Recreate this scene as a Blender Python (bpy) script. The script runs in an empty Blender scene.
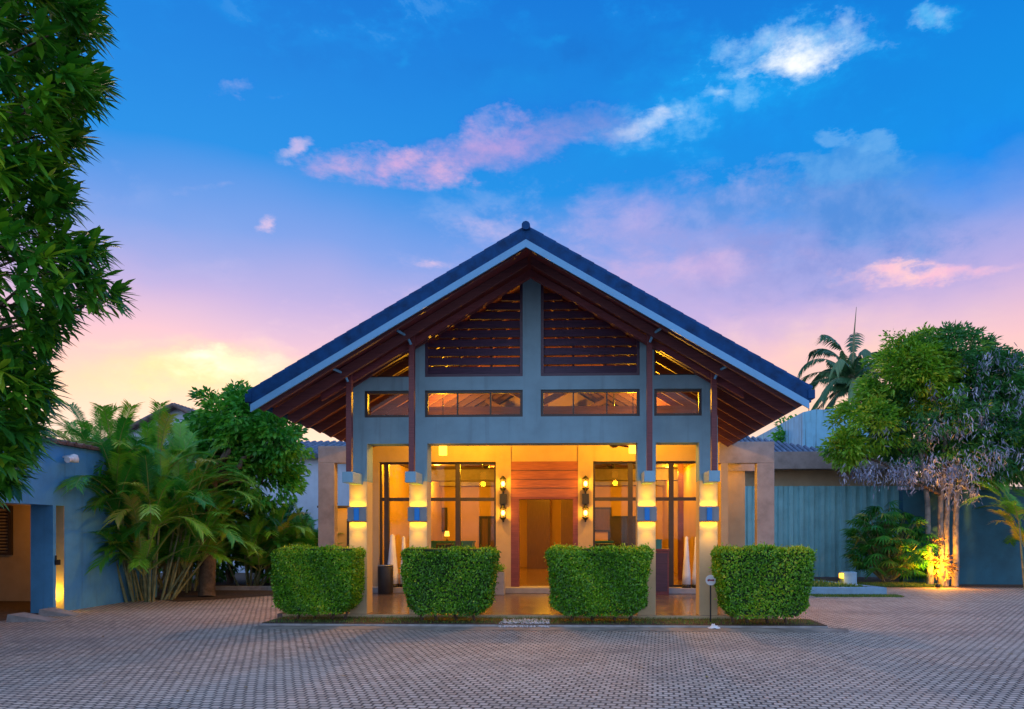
import bpy, math, random
import numpy as np
from mathutils import Vector, Matrix
random.seed(7); RNG = np.random.default_rng(7)
sc = bpy.context.scene
COL = sc.collection
R = math.radians

# ------------------------------------------------------------------ camera
F, PX, PY, YAW, EYE = 700.0, 550.6, 533.0, R(2.0), 1.5
cam = bpy.data.cameras.new('camera'); camo = bpy.data.objects.new('camera', cam); COL.objects.link(camo)
camo.location = (0, 0, EYE); camo.rotation_euler = (R(90), 0, YAW)
cam.sensor_width = 36; cam.lens = F / 1024 * 36
cam.shift_x = -(PX - 512) / 1024; cam.shift_y = (PY - 354.5) / 1024
cam.clip_start = 0.1; cam.clip_end = 3000
sc.camera = camo

def ray(px, py):
    a = px - PX; b = PY - py
    return Vector((-math.sin(YAW) * F + math.cos(YAW) * a, math.cos(YAW) * F + math.sin(YAW) * a, b))
def at(px, py, Y):                      # the point on that sight line at distance Y in front of the building axis
    d = ray(px, py); t = Y / d.y
    return Vector((d.x * t, Y, EYE + d.z * t))
def X(px, Y): return at(px, 500, Y).x
def Z(py, Y, px=550): return at(px, py, Y).z

# ------------------------------------------------------------------ view
sc.view_settings.view_transform = 'Standard'; sc.view_settings.look = 'None'
sc.view_settings.exposure = 0.4; sc.view_settings.gamma = 1.0; sc.view_settings.use_curve_mapping = False
sc.cycles.use_denoising = True
sc.cycles.max_bounces = 7; sc.cycles.transparent_max_bounces = 12
sc.cycles.sample_clamp_indirect = 6.0; sc.cycles.caustics_reflective = False; sc.cycles.caustics_refractive = False

def lin(c):
    return tuple(((v / 255) / 12.92 if v / 255 <= 0.04045 else ((v / 255 + 0.055) / 1.055) ** 2.4) for v in c) + (1,)

# ------------------------------------------------------------------ world
world = bpy.data.worlds.new('World'); sc.world = world; world.use_nodes = True
nt = world.node_tree; nt.nodes.clear()
def N(tree, kind, **kw):
    n = tree.nodes.new(kind)
    for k, v in kw.items(): setattr(n, k, v)
    return n
def put(tree, sock, v):
    if hasattr(v, 'is_output') or isinstance(v, bpy.types.NodeSocket): tree.links.new(v, sock)
    else: sock.default_value = v
def M(op, a, b=None, c=None, clamp=False, tree=None):
    tree = tree or nt
    n = N(tree, 'ShaderNodeMath', operation=op, use_clamp=clamp)
    put(tree, n.inputs[0], a)
    if b is not None: put(tree, n.inputs[1], b)
    if c is not None: put(tree, n.inputs[2], c)
    return n.outputs[0]
def MIX(f, a, b, tree=None, blend='MIX'):
    tree = tree or nt
    n = N(tree, 'ShaderNodeMix', data_type='RGBA', blend_type=blend)
    put(tree, n.inputs[0], f); put(tree, n.inputs[6], a); put(tree, n.inputs[7], b)
    return n.outputs[2]
def NOISE(vec, scale, detail=4, rough=.55, tree=None, dist=0):
    tree = tree or nt
    n = N(tree, 'ShaderNodeTexNoise'); n.inputs['Scale'].default_value = scale
    n.inputs['Detail'].default_value = detail; n.inputs['Roughness'].default_value = rough; n.inputs['Distortion'].default_value = dist
    if vec is not None: tree.links.new(vec, n.inputs['Vector'])
    return n
def RAMP(f, stops, tree=None):
    tree = tree or nt
    n = N(tree, 'ShaderNodeValToRGB'); e = n.color_ramp.elements
    while len(e) < len(stops): e.new(.5)
    for el, (p, c) in zip(e, stops): el.position = p; el.color = c if len(c) == 4 else tuple(c) + (1,)
    put(tree, n.inputs[0], f)
    return n.outputs[0]
def SMOOTH(v, a, b, tree=None):
    tree = tree or nt
    n = N(tree, 'ShaderNodeMapRange', interpolation_type='SMOOTHSTEP')
    put(tree, n.inputs[0], v); n.inputs[1].default_value = a; n.inputs[2].default_value = b
    return n.outputs[0]

tc = N(nt, 'ShaderNodeTexCoord'); dirv = tc.outputs['Generated']
sep = N(nt, 'ShaderNodeSeparateXYZ'); nt.links.new(dirv, sep.inputs[0])
az = M('ARCTAN2', sep.outputs[0], sep.outputs[1]); el = M('ARCSINE', sep.outputs[2])
mapn = N(nt, 'ShaderNodeMapping'); mapn.inputs['Scale'].default_value = (1, 1, 2.0); nt.links.new(dirv, mapn.inputs[0])
w1 = NOISE(mapn.outputs[0], 8, 6, .62); fbm = NOISE(mapn.outputs[0], 13, 9, .66, dist=.15); fbm2 = NOISE(dirv, 26, 6, .6)
wide = NOISE(mapn.outputs[0], 2.2, 3, .5)
ws = N(nt, 'ShaderNodeSeparateColor'); nt.links.new(w1.outputs['Color'], ws.inputs[0])
yy_ = M('MAXIMUM', sep.outputs[1], .06); gu = M('DIVIDE', sep.outputs[0], yy_); gv = M('DIVIDE', sep.outputs[2], yy_); front = SMOOTH(sep.outputs[1], .1, .35)
w2 = NOISE(mapn.outputs[0], 24, 5, .6); ws2 = N(nt, 'ShaderNodeSeparateColor'); nt.links.new(w2.outputs['Color'], ws2.inputs[0])
guw = M('MULTIPLY_ADD', M('SUBTRACT', ws2.outputs[0], .5), .05, M('MULTIPLY_ADD', M('SUBTRACT', ws.outputs[0], .5), .13, gu))
gvw = M('MULTIPLY_ADD', M('SUBTRACT', ws2.outputs[1], .5), .035, M('MULTIPLY_ADD', M('SUBTRACT', ws.outputs[1], .5), .08, gv))
elg = M('MULTIPLY_ADD', M('SUBTRACT', wide.outputs['Fac'], .5), .10, el)
def elpos(deg): return deg / 60
base = RAMP(M('DIVIDE', elg, R(60)), [(0.0, lin((238, 208, 205))), (elpos(7), lin((244, 214, 200))), (elpos(10), lin((250, 208, 184))),
        (elpos(13), lin((238, 192, 198))), (elpos(17), lin((186, 170, 214))), (elpos(21), lin((126, 156, 220))),
        (elpos(26), lin((62, 142, 218))), (elpos(32), lin((6, 124, 212))), (elpos(40), lin((0, 108, 202))), (elpos(58), lin((4, 96, 190)))])
def pol(px, py):
    d = ray(px, py).normalized(); return math.atan2(d.x, d.y), math.asin(d.z)
state = {'c': base}
def cloud(px, py, rx, ry, ang, colA, colB, soft=.5, amp=1.2, op=1.0, warp=True, shade=fbm2):
    d0 = ray(px, py); A = M('SUBTRACT', guw, d0.x / d0.y); E = M('SUBTRACT', gvw, d0.z / d0.y)
    c, s = math.cos(R(ang)), math.sin(R(ang)); k = 700.0
    u = M('ADD', M('MULTIPLY', A, c * k / rx), M('MULTIPLY', E, s * k / rx))
    v = M('ADD', M('MULTIPLY', A, -s * k / ry), M('MULTIPLY', E, c * k / ry))
    r = M('SQRT', M('ADD', M('MULTIPLY', u, u), M('MULTIPLY', v, v)))
    t = M('ADD', M('SUBTRACT', 1.0, r), M('MULTIPLY', M('SUBTRACT', fbm.outputs['Fac'], .51), amp * 1.9))
    m = M('MULTIPLY', M('MULTIPLY', SMOOTH(t, 0, soft * 1.35), front), op)
    colr = MIX(SMOOTH(shade.outputs['Fac'], .35, .65), lin(colA), lin(colB)) if colA != colB else lin(colA)
    state['c'] = MIX(m, state['c'], colr)
# broad soft tints of the dusk sky
cloud(120, 235, 260, 80, 0, (112, 160, 222), (120, 164, 222), 1.3, .4, .55)
cloud(900, 335, 260, 60, 0, (248, 210, 196), (246, 204, 200), 1.2, .5, .6)
cloud(700, 270, 300, 100, 0, (232, 186, 212), (216, 176, 214), 1.3, .6, .65)
cloud(190, 372, 190, 34, 0, (255, 236, 176), (255, 226, 160), 1.0, .5, .95)
cloud(215, 366, 90, 15, 0, (255, 252, 226), (255, 246, 205), .9, .4, 1.0)
cloud(880, 360, 220, 40, 0, (252, 214, 178), (250, 206, 182), 1.1, .5, .8)
cloud(500, 290, 190, 60, 0, (210, 182, 222), (222, 188, 218), 1.3, .5, .45)
# thin veils everywhere
veil = M('MULTIPLY', M('MULTIPLY', SMOOTH(fbm.outputs['Fac'], .46, .68), SMOOTH(wide.outputs['Fac'], .42, .62)), .45)
state['c'] = MIX(veil, state['c'], RAMP(M('DIVIDE', el, R(60)), [(elpos(10), lin((252, 216, 196))), (elpos(18), lin((214, 186, 220))), (elpos(28), lin((120, 174, 230)))]))
# darker streaks, high blue
cloud(560, 60, 250, 42, 6, (0, 96, 186), (0, 116, 204), 1.2, .7, .6)
cloud(330, 60, 150, 36, -4, (0, 104, 196), (0, 122, 210), 1.2, .7, .4)
cloud(985, 150, 130, 95, 0, (0, 124, 224), (0, 136, 232), 1.2, .4, .8)
cloud(780, 125, 130, 62, 8, (16, 140, 226), (8, 132, 220), 1.1, .5, .8)
# the long blue-grey cumulus on the right with its turrets
cloud(650, 215, 130, 50, 6, (168, 162, 218), (188, 172, 218), 1.1, .7, .8)
cloud(800, 258, 250, 66, 2, (128, 144, 206), (150, 158, 214), .8, .8, .92)
cloud(850, 206, 155, 54, -14, (92, 140, 208), (112, 150, 212), .55, .8, .9)
cloud(740, 200, 90, 36, 8, (96, 144, 212), (132, 158, 218), .45, .8, .85)
cloud(850, 162, 64, 34, -6, (84, 146, 214), (104, 160, 220), .4, 1.1, .9)
cloud(826, 132, 30, 16, 0, (100, 160, 222), (116, 170, 226), .45, 1.2, .85)
cloud(872, 136, 26, 14, 0, (92, 156, 220), (112, 168, 224), .45, 1.2, .8)
cloud(700, 270, 150, 26, 6, (206, 176, 216), (220, 184, 214), .9, .8, .6)
cloud(925, 271, 95, 12, 3, (240, 186, 208), (250, 202, 204), .6, .7, .9)
# long white lit streak
cloud(735, 90, 235, 62, 16, (88, 178, 236), (48, 156, 230), 1.1, .8, .95)
cloud(700, 108, 130, 34, 16, (140, 192, 238), (76, 160, 230), .8, .9, .75)
cloud(810, 50, 135, 38, 16, (184, 208, 238), (120, 184, 234), 1.0, 1.2, .95)
cloud(795, 64, 66, 17, 16, (255, 255, 255), (226, 232, 240), .9, 1.1, 1.0)
cloud(655, 120, 44, 14, 12, (226, 230, 244), (170, 204, 240), .7, 1.0, .85)
cloud(712, 96, 26, 14, 0, (220, 230, 244), (160, 204, 240), .8, 1.0, .7)
cloud(935, 12, 48, 17, 6, (186, 214, 242), (110, 184, 234), .7, .9, .85)
# pink clouds
cloud(570, 122, 140, 32, 4, (104, 138, 206), (136, 146, 206), .9, .8, .8)
cloud(500, 148, 120, 34, 6, (188, 158, 210), (146, 148, 208), .8, .8, .9)
cloud(400, 164, 100, 26, -5, (228, 178, 206), (196, 162, 212), .85, 1.1, .95)
cloud(490, 126, 46, 22, 0, (206, 172, 214), (160, 164, 218), 1.0, 1.1, .8)
cloud(232, 92, 44, 22, 12, (150, 168, 222), (84, 146, 218), .9, 1.2, .8)
cloud(280, 100, 52, 20, 0, (110, 156, 220), (50, 136, 214), 1.0, 1.2, .6)
cloud(292, 148, 24, 12, 25, (198, 182, 220), (140, 166, 220), .7, 1.0, .85)
cloud(268, 228, 22, 9, 30, (224, 194, 218), (184, 176, 220), .8, .9, .85)
cloud(212, 188, 30, 6, 10, (150, 166, 220), (104, 152, 220), .9, 1.1, .7)
cloud(396, 62, 16, 16, 10, (84, 158, 224), (40, 140, 218), .9, 1.1, .7)
cloud(520, 84, 50, 26, 0, (70, 150, 222), (30, 134, 214), 1.1, 1.1, .6)
cloud(545, 45, 36, 10, 0, (60, 156, 226), (20, 138, 220), 1.0, 1.1, .6)
cloud(432, 260, 26, 9, 0, (236, 198, 212), (208, 186, 218), .9, .8, .85)
cloud(500, 226, 40, 12, 0, (210, 186, 220), (170, 174, 222), 1.0, .9, .7)
cloud(160, 270, 120, 10, 4, (176, 172, 218), (176, 172, 218), 1.2, .9, .35)
cloud(120, 345, 140, 10, 2, (252, 214, 190), (252, 220, 190), 1.2, .9, .5)
# the sky behind the camera: pale cloud brightness added to light the fronts (never in the picture)
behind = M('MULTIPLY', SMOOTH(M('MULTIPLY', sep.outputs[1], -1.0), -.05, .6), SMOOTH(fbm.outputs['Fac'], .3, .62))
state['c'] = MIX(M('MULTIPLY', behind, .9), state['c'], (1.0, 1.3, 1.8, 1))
high = M('MULTIPLY', SMOOTH(sep.outputs[2], .72, .95), .5)  # unseen overhead sky brightened too, as added fill light
state['c'] = MIX(high, state['c'], (.8, 1.05, 1.5, 1))
below = SMOOTH(sep.outputs[2], .0, -.03)
state['c'] = MIX(below, state['c'], (.16, .15, .15, 1))
SUN_AZ, SUN_EL = R(-27), R(4)
sky = N(nt, 'ShaderNodeTexSky', sky_type='NISHITA'); sky.sun_disc = False; sky.sun_elevation = SUN_EL; sky.sun_rotation = SUN_AZ
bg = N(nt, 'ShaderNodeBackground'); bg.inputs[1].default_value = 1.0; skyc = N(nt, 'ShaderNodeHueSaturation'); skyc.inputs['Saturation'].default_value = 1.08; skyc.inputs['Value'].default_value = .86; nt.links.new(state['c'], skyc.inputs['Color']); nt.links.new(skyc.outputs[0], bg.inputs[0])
bg2 = N(nt, 'ShaderNodeBackground'); bg2.inputs[1].default_value = 0.008; nt.links.new(sky.outputs[0], bg2.inputs[0])
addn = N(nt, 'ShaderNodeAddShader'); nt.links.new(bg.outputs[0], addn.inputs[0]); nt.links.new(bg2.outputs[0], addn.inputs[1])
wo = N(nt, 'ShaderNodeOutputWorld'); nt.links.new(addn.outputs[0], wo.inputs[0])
world.cycles.sampling_method = 'MANUAL'; world.cycles.sample_map_resolution = 1024

# ------------------------------------------------------------------ sun (the afterglow, low behind the left of the roof)
sl = bpy.data.lights.new('sun', 'SUN'); sl.energy = 0.4; sl.angle = R(14); sl.color = (1, .72, .5)
so = bpy.data.objects.new('sun', sl); COL.objects.link(so)
sd = Vector((math.sin(SUN_AZ) * math.cos(SUN_EL), math.cos(SUN_AZ) * math.cos(SUN_EL), math.sin(SUN_EL)))
so.rotation_euler = sd.to_track_quat('Z', 'Y').to_euler()
WARM = (1.0, .45, .015)

# ------------------------------------------------------------------ helpers
LOC = {}
def tag(o, label=None, cat=None, group=None, kind=None):
    if label: o['label'] = label
    if cat: o['category'] = cat
    if group: o['group'] = group
    if kind: o['kind'] = kind
    return o
def thing(name, loc, label, cat, group=None, rz=0):
    o = bpy.data.objects.new(name, None); COL.objects.link(o); o.location = loc; o.rotation_euler = (0, 0, rz)
    o.empty_display_size = .2; LOC[o.name] = Vector(loc)
    return tag(o, label, cat, group)
class MB:
    def __init__(s): s.v = []; s.f = []; s.sm = []
    def add(s, vs, fs, smooth=False):
        b = len(s.v); s.v += [tuple(v) for v in vs]; s.f += [tuple(i + b for i in f) for f in fs]; s.sm += [smooth] * len(fs)
        return s
    def box(s, x0, x1, y0, y1, z0, z1):
        x0, x1 = sorted((x0, x1)); y0, y1 = sorted((y0, y1)); z0, z1 = sorted((z0, z1))
        return s.add([(x0, y0, z0), (x1, y0, z0), (x1, y1, z0), (x0, y1, z0), (x0, y0, z1), (x1, y0, z1), (x1, y1, z1), (x0, y1, z1)],
              [(3, 2, 1, 0), (4, 5, 6, 7), (0, 1, 5, 4), (1, 2, 6, 5), (2, 3, 7, 6), (3, 0, 4, 7)])
    def prism(s, poly, y0, y1):           # polygon in x,z pushed along y (poly counter-clockwise seen from -y)
        n = len(poly)
        vs = [(x, y0, z) for x, z in poly] + [(x, y1, z) for x, z in poly]
        fs = [tuple(range(n)), tuple(range(2 * n - 1, n - 1, -1))] + [((i + 1) % n, i, n + i, n + (i + 1) % n) for i in range(n)]
        return s.add(vs, fs)
    def beam(s, a, b, w, h, up=(0, 0, 1)):
        a = Vector(a); b = Vector(b); d = (b - a).normalized(); u = Vector(up)
        r = d.cross(u).normalized(); u = r.cross(d).normalized()
        vs = []
        for p in (a, b):
            for i, j in ((-1, -1), (1, -1), (1, 1), (-1, 1)): vs.append(p + r * (i * w / 2) + u * (j * h / 2))
        return s.add(vs, [(0, 1, 2, 3), (7, 6, 5, 4), (0, 4, 5, 1), (1, 5, 6, 2), (2, 6, 7, 3), (3, 7, 4, 0)])
    def tube(s, pts, rad, n=8, cap=True):
        pts = [Vector(p) for p in pts]; m = len(pts)
        if not hasattr(rad, '__len__'): rad = [rad] * m
        vs = []
        for i, p in enumerate(pts):
            d = (pts[min(i + 1, m - 1)] - pts[max(i - 1, 0)]).normalized()
            t = Vector((1, 0, 0)) if abs(d.x) < .8 else Vector((0, 1, 0))
            r = d.cross(t).normalized(); u = r.cross(d)
            for k in range(n):
                a = 2 * math.pi * k / n; vs.append(p + (r * math.cos(a) + u * math.sin(a)) * rad[i])
        fs = [(i * n + k, i * n + (k + 1) % n, (i + 1) * n + (k + 1) % n, (i + 1) * n + k) for i in range(m - 1) for k in range(n)]
        s.add(vs, fs, True)
        if cap: s.add(vs[:n], [tuple(range(n - 1, -1, -1))]); s.add(vs[-n:], [tuple(range(n))])
        return s
    def lathe(s, c, prof, n=20):          # prof: (radius, z)
        c = Vector(c); m = len(prof)
        vs = [c + Vector((r * math.cos(2 * math.pi * k / n), r * math.sin(2 * math.pi * k / n), z)) for r, z in prof for k in range(n)]
        fs = [(i * n + k, i * n + (k + 1) % n, (i + 1) * n + (k + 1) % n, (i + 1) * n + k) for i in range(m - 1) for k in range(n)]
        return s.add(vs, fs, True)
    def build(s, name, mat, parent=None, bevel=0, loc=None, rz=0):
        off = LOC[parent.name] if parent is not None else Vector(loc if loc is not None else (0, 0, 0))
        me = bpy.data.meshes.new(name); me.from_pydata([tuple(Vector(v) - off) for v in s.v], [], s.f)
        me.polygons.foreach_set('use_smooth', s.sm)
        me.materials.append(mat); me.update()
        o = bpy.data.objects.new(name, me); COL.objects.link(o)
        if parent is not None: o.parent = parent; LOC[o.name] = off
        else: o.location = off; o.rotation_euler = (0, 0, rz); LOC[o.name] = off
        if bevel:
            b = o.modifiers.new('bevel', 'BEVEL'); b.width = bevel; b.segments = 2; b.limit_method = 'ANGLE'
        return o
def copy_tree(o, parent=None):
    c = o.copy(); COL.objects.link(c)
    if parent is not None: c.parent = parent
    for ch in list(o.children): copy_tree(ch, c)
    return c
def light(kind, loc, energy, parent=None, color=WARM, size=.05, rot=None, spot=None, blend=.6):
    l = bpy.data.lights.new('lamp_light', kind); l.energy = energy; l.color = color
    if kind in ('POINT', 'SPOT'): l.shadow_soft_size = size
    if kind == 'SPOT': l.spot_size = R(spot); l.spot_blend = blend
    if kind == 'AREA': l.size = size
    o = bpy.data.objects.new('lamp_light', l); COL.objects.link(o)
    o.location = Vector(loc) - (LOC[parent.name] if parent is not None else Vector((0, 0, 0)))
    if rot: o.rotation_euler = rot
    if parent is not None: o.parent = parent
    return o

# ------------------------------------------------------------------ materials
def mat(name, color, rough=.7, var=.12, scale=6, bump=.15, bscale=60, metal=0, spec=.4, streak=0, col2=None, dirt=0):
    m = bpy.data.materials.new(name); m.use_nodes = True; t = m.node_tree; b = t.nodes['Principled BSDF']
    b.inputs['Roughness'].default_value = rough; b.inputs['Metallic'].default_value = metal
    b.inputs['Specular IOR Level'].default_value = spec
    tcn = N(t, 'ShaderNodeTexCoord'); v = tcn.outputs['Object']
    n = NOISE(v, scale, 6, .6, t)
    c = color + (1,) if len(color) == 3 else color
    d = tuple(x * (1 - var * 2) for x in c[:3]) + (1,); l = tuple(min(1, x * (1 + var)) for x in c[:3]) + (1,)
    colr = RAMP(n.outputs['Fac'], [(.3, d), (.55, c), (.75, l)], t)
    if streak:
        mp = N(t, 'ShaderNodeMapping'); mp.inputs['Scale'].default_value = (7, 7, .35); t.links.new(v, mp.inputs[0])
        s = NOISE(mp.outputs[0], 1.0, 5, .6, t)
        colr = MIX(M('MULTIPLY', SMOOTH(s.outputs['Fac'], .52, .72, t), streak, tree=t), colr, (.05, .06, .06, 1), t)
    if dirt:
        s = NOISE(v, 1.3, 7, .68, t)
        colr = MIX(M('MULTIPLY', SMOOTH(s.outputs['Fac'], .5, .72, t), dirt, tree=t), colr, tuple(x * .4 for x in c[:3]) + (1,), t)
    t.links.new(colr, b.inputs['Base Color'])
    r2 = M('MULTIPLY_ADD', n.outputs['Fac'], .15, rough - .07, tree=t); t.links.new(r2, b.inputs['Roughness'])
    if bump:
        bn = NOISE(v, bscale, 4, .6, t); bp = N(t, 'ShaderNodeBump'); bp.inputs['Strength'].default_value = bump; bp.inputs['Distance'].default_value = .01
        t.links.new(bn.outputs['Fac'], bp.inputs['Height']); t.links.new(bp.outputs[0], b.inputs['Normal'])
    return m
def wood(name, c1, c2, rough=.5, axis='X', scale=3):
    m = bpy.data.materials.new(name); m.use_nodes = True; t = m.node_tree; b = t.nodes['Principled BSDF']
    tcn = N(t, 'ShaderNodeTexCoord'); mp = N(t, 'ShaderNodeMapping'); t.links.new(tcn.outputs['Object'], mp.inputs[0])
    k = {'X': (1, 14, 14), 'Y': (14, 1, 14), 'Z': (14, 14, 1)}[axis]; mp.inputs['Scale'].default_value = k
    n = NOISE(mp.outputs[0], scale, 6, .6, t, .4)
    t.links.new(RAMP(n.outputs['Fac'], [(.3, c1), (.7, c2)], t), b.inputs['Base Color']); b.inputs['Roughness'].default_value = rough
    bp = N(t, 'ShaderNodeBump'); bp.inputs['Strength'].default_value = .2; bp.inputs['Distance'].default_value = .005
    t.links.new(n.outputs['Fac'], bp.inputs['Height']); t.links.new(bp.outputs[0], b.inputs['Normal'])
    return m
def emit(name, color, s):
    m = bpy.data.materials.new(name); m.use_nodes = True; t = m.node_tree; b = t.nodes['Principled BSDF']
    b.inputs['Base Color'].default_value = tuple(x * .5 for x in color) + (1,); b.inputs['Emission Color'].default_value = color + (1,); b.inputs['Emission Strength'].default_value = s
    return m
def leafmat(name, stops, trans=.35, rough=.45, gloss=.5):
    m = bpy.data.materials.new(name); m.use_nodes = True; t = m.node_tree; b = t.nodes['Principled BSDF']
    a = N(t, 'ShaderNodeAttribute', attribute_name='tint')
    c = RAMP(a.outputs['Fac'], stops, t)
    t.links.new(c, b.inputs['Base Color']); b.inputs['Roughness'].default_value = rough; b.inputs['Specular IOR Level'].default_value = gloss
    tr = N(t, 'ShaderNodeBsdfTranslucent'); t.links.new(MIX(1.0, c, (1.0, 1.0, .55, 1), t, 'MULTIPLY'), tr.inputs[0])
    mx = N(t, 'ShaderNodeMixShader'); mx.inputs[0].default_value = trans
    t.links.new(b.outputs[0], mx.inputs[1]); t.links.new(tr.outputs[0], mx.inputs[2])
    t.links.new(mx.outputs[0], t.nodes['Material Output'].inputs[0])
    return m
MT = {}
MT['tanwall'] = mat('tan_plaster', (.46, .34, .21), .8, .06, 3, .2, 80)
MT['column'] = mat('column_plaster', (.54, .42, .25), .8, .06, 3, .2, 90)
MT['greywall'] = mat('grey_painted_plaster', (.205, .36, .45), .75, .08, 2.0, .2, 80, dirt=.2, streak=.22)
MT['bluewall'] = mat('pale_blue_plaster', (.09, .33, .62), .8, .1, 1.5, .3, 60, dirt=.3, streak=.2)
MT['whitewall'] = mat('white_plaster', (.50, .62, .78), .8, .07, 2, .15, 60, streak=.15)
MT['tealwall'] = mat('teal_plaster', (.03, .13, .19), .8, .15, 1.5, .25, 60, dirt=.5)
MT['stainwall'] = mat('stained_plaster', (.22, .52, .70), .8, .08, 2, .15, 60, streak=.75)
MT['concrete'] = mat('board_marked_concrete', (.36, .30, .28), .85, .12, 4, .3, 70, dirt=.25)
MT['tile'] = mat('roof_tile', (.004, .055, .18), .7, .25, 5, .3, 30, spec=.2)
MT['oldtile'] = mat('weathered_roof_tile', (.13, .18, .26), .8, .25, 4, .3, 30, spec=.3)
MT['fascia'] = mat('fascia_paint', (.14, .38, .64), .45, .05, 3, .05, 40)
MT['maroon'] = wood('dark_red_timber', (.11, .025, .035), (.20, .05, .06), .5, 'X')
MT['rafter'] = wood('rafter_timber', (.10, .035, .045), (.18, .065, .07), .55, 'X')
MT['slat'] = wood('louvre_timber', (.03, .018, .045), (.075, .035, .075), .45, 'X')
MT['doorwood'] = wood('door_timber', (.20, .06, .02), (.36, .12, .035), .35, 'X')
MT['panelwood'] = wood('brown_veneer', (.10, .05, .02), (.17, .085, .03), .45, 'Z')
MT['black'] = mat('black_paint', (.02, .02, .024), .4, .1, 8, 0)
MT['frame'] = mat('bronze_frame', (.045, .035, .035), .4, .1, 8, 0)
MT['floor'] = mat('porch_tile', (.13, .10, .09), .22, .2, 4, .05, 20, spec=.6)
MT['inner'] = mat('interior_plaster', (.66, .42, .15), .8, .04, 2, .05, 60)
MT['innerfloor'] = wood('interior_boards', (.22, .12, .06), (.34, .2, .1), .2, 'Y')
MT['steel'] = mat('brushed_steel', (.35, .37, .4), .35, .05, 10, 0, metal=.8)
MT['lens'] = emit('lamp_glass_blue', (.0, .13, .5), .4)
MT['bulb'] = emit('warm_bulb', (1, .46, .05), 14)
MT['shade'] = emit('lantern_glass', (1, .42, .03), 4)
MT['downlight'] = emit('downlight_glow', (1, .55, .1), 10)
MT['white'] = mat('white_cloth', (.75, .75, .78), .7, .05, 6, .1, 50)
MT['teal'] = mat('teal_laminate', (.02, .16, .20), .4, .1, 5, 0)
MT['bark'] = mat('bark', (.12, .085, .06), .9, .3, 9, .9, 25)
MT['palebark'] = mat('pale_palm_bark', (.24, .22, .20), .85, .25, 7, .8, 22)
MT['canestem'] = mat('cane_stem', (.22, .24, .12), .7, .25, 9, .3, 30)
MT['soil'] = mat('soil', (.09, .06, .04), .95, .3, 9, .8, 30)
MT['twig'] = mat('hedge_twigs', (.02, .05, .012), .9, .3, 9, .8, 30)
MT['kerb'] = mat('kerb_concrete', (.34, .32, .31), .9, .2, 5, .4, 50, dirt=.4)
MT['stepstone'] = mat('grey_step_stone', (.33, .33, .36), .8, .1, 5, .2, 50)
MT['bluebox'] = mat('pale_blue_paint', (.20, .36, .50), .6, .1, 5, .1, 40)
MT['corr'] = mat('corrugated_sheet', (.25, .56, .62), .5, .12, 1.5, .05, 30, metal=0, streak=.12)
MT['lamphousing'] = mat('lamp_housing_paint', (.24, .25, .27), .5, .08, 5, .05, 40)
MT['bracketpaint'] = mat('bracket_paint', (.22, .42, .55), .6, .06, 5, .05, 40)
MT['ceil'] = mat('ceiling_boards', (.24, .17, .11), .7, .1, 3, .1, 40)
MT['paper'] = mat('crumpled_paper', (.75, .76, .8), .8, .1, 20, .4, 40)
MT['pebble'] = mat('white_pebble', (.62, .62, .66), .7, .15, 8, .2, 30)
def glassmat():
    m = bpy.data.materials.new('window_glass'); m.use_nodes = True; t = m.node_tree; t.nodes.remove(t.nodes['Principled BSDF'])
    fr = N(t, 'ShaderNodeFresnel'); fr.inputs[0].default_value = 1.4
    tr = N(t, 'ShaderNodeBsdfTransparent'); tr.inputs[0].default_value = (.93, .95, .94, 1)
    gl = N(t, 'ShaderNodeBsdfGlossy'); gl.inputs['Roughness'].default_value = .02
    mx = N(t, 'ShaderNodeMixShader'); t.links.new(fr.outputs[0], mx.inputs[0]); t.links.new(tr.outputs[0], mx.inputs[1]); t.links.new(gl.outputs[0], mx.inputs[2])
    t.links.new(mx.outputs[0], t.nodes['Material Output'].inputs[0]); return m
MT['glass'] = glassmat()
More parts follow.
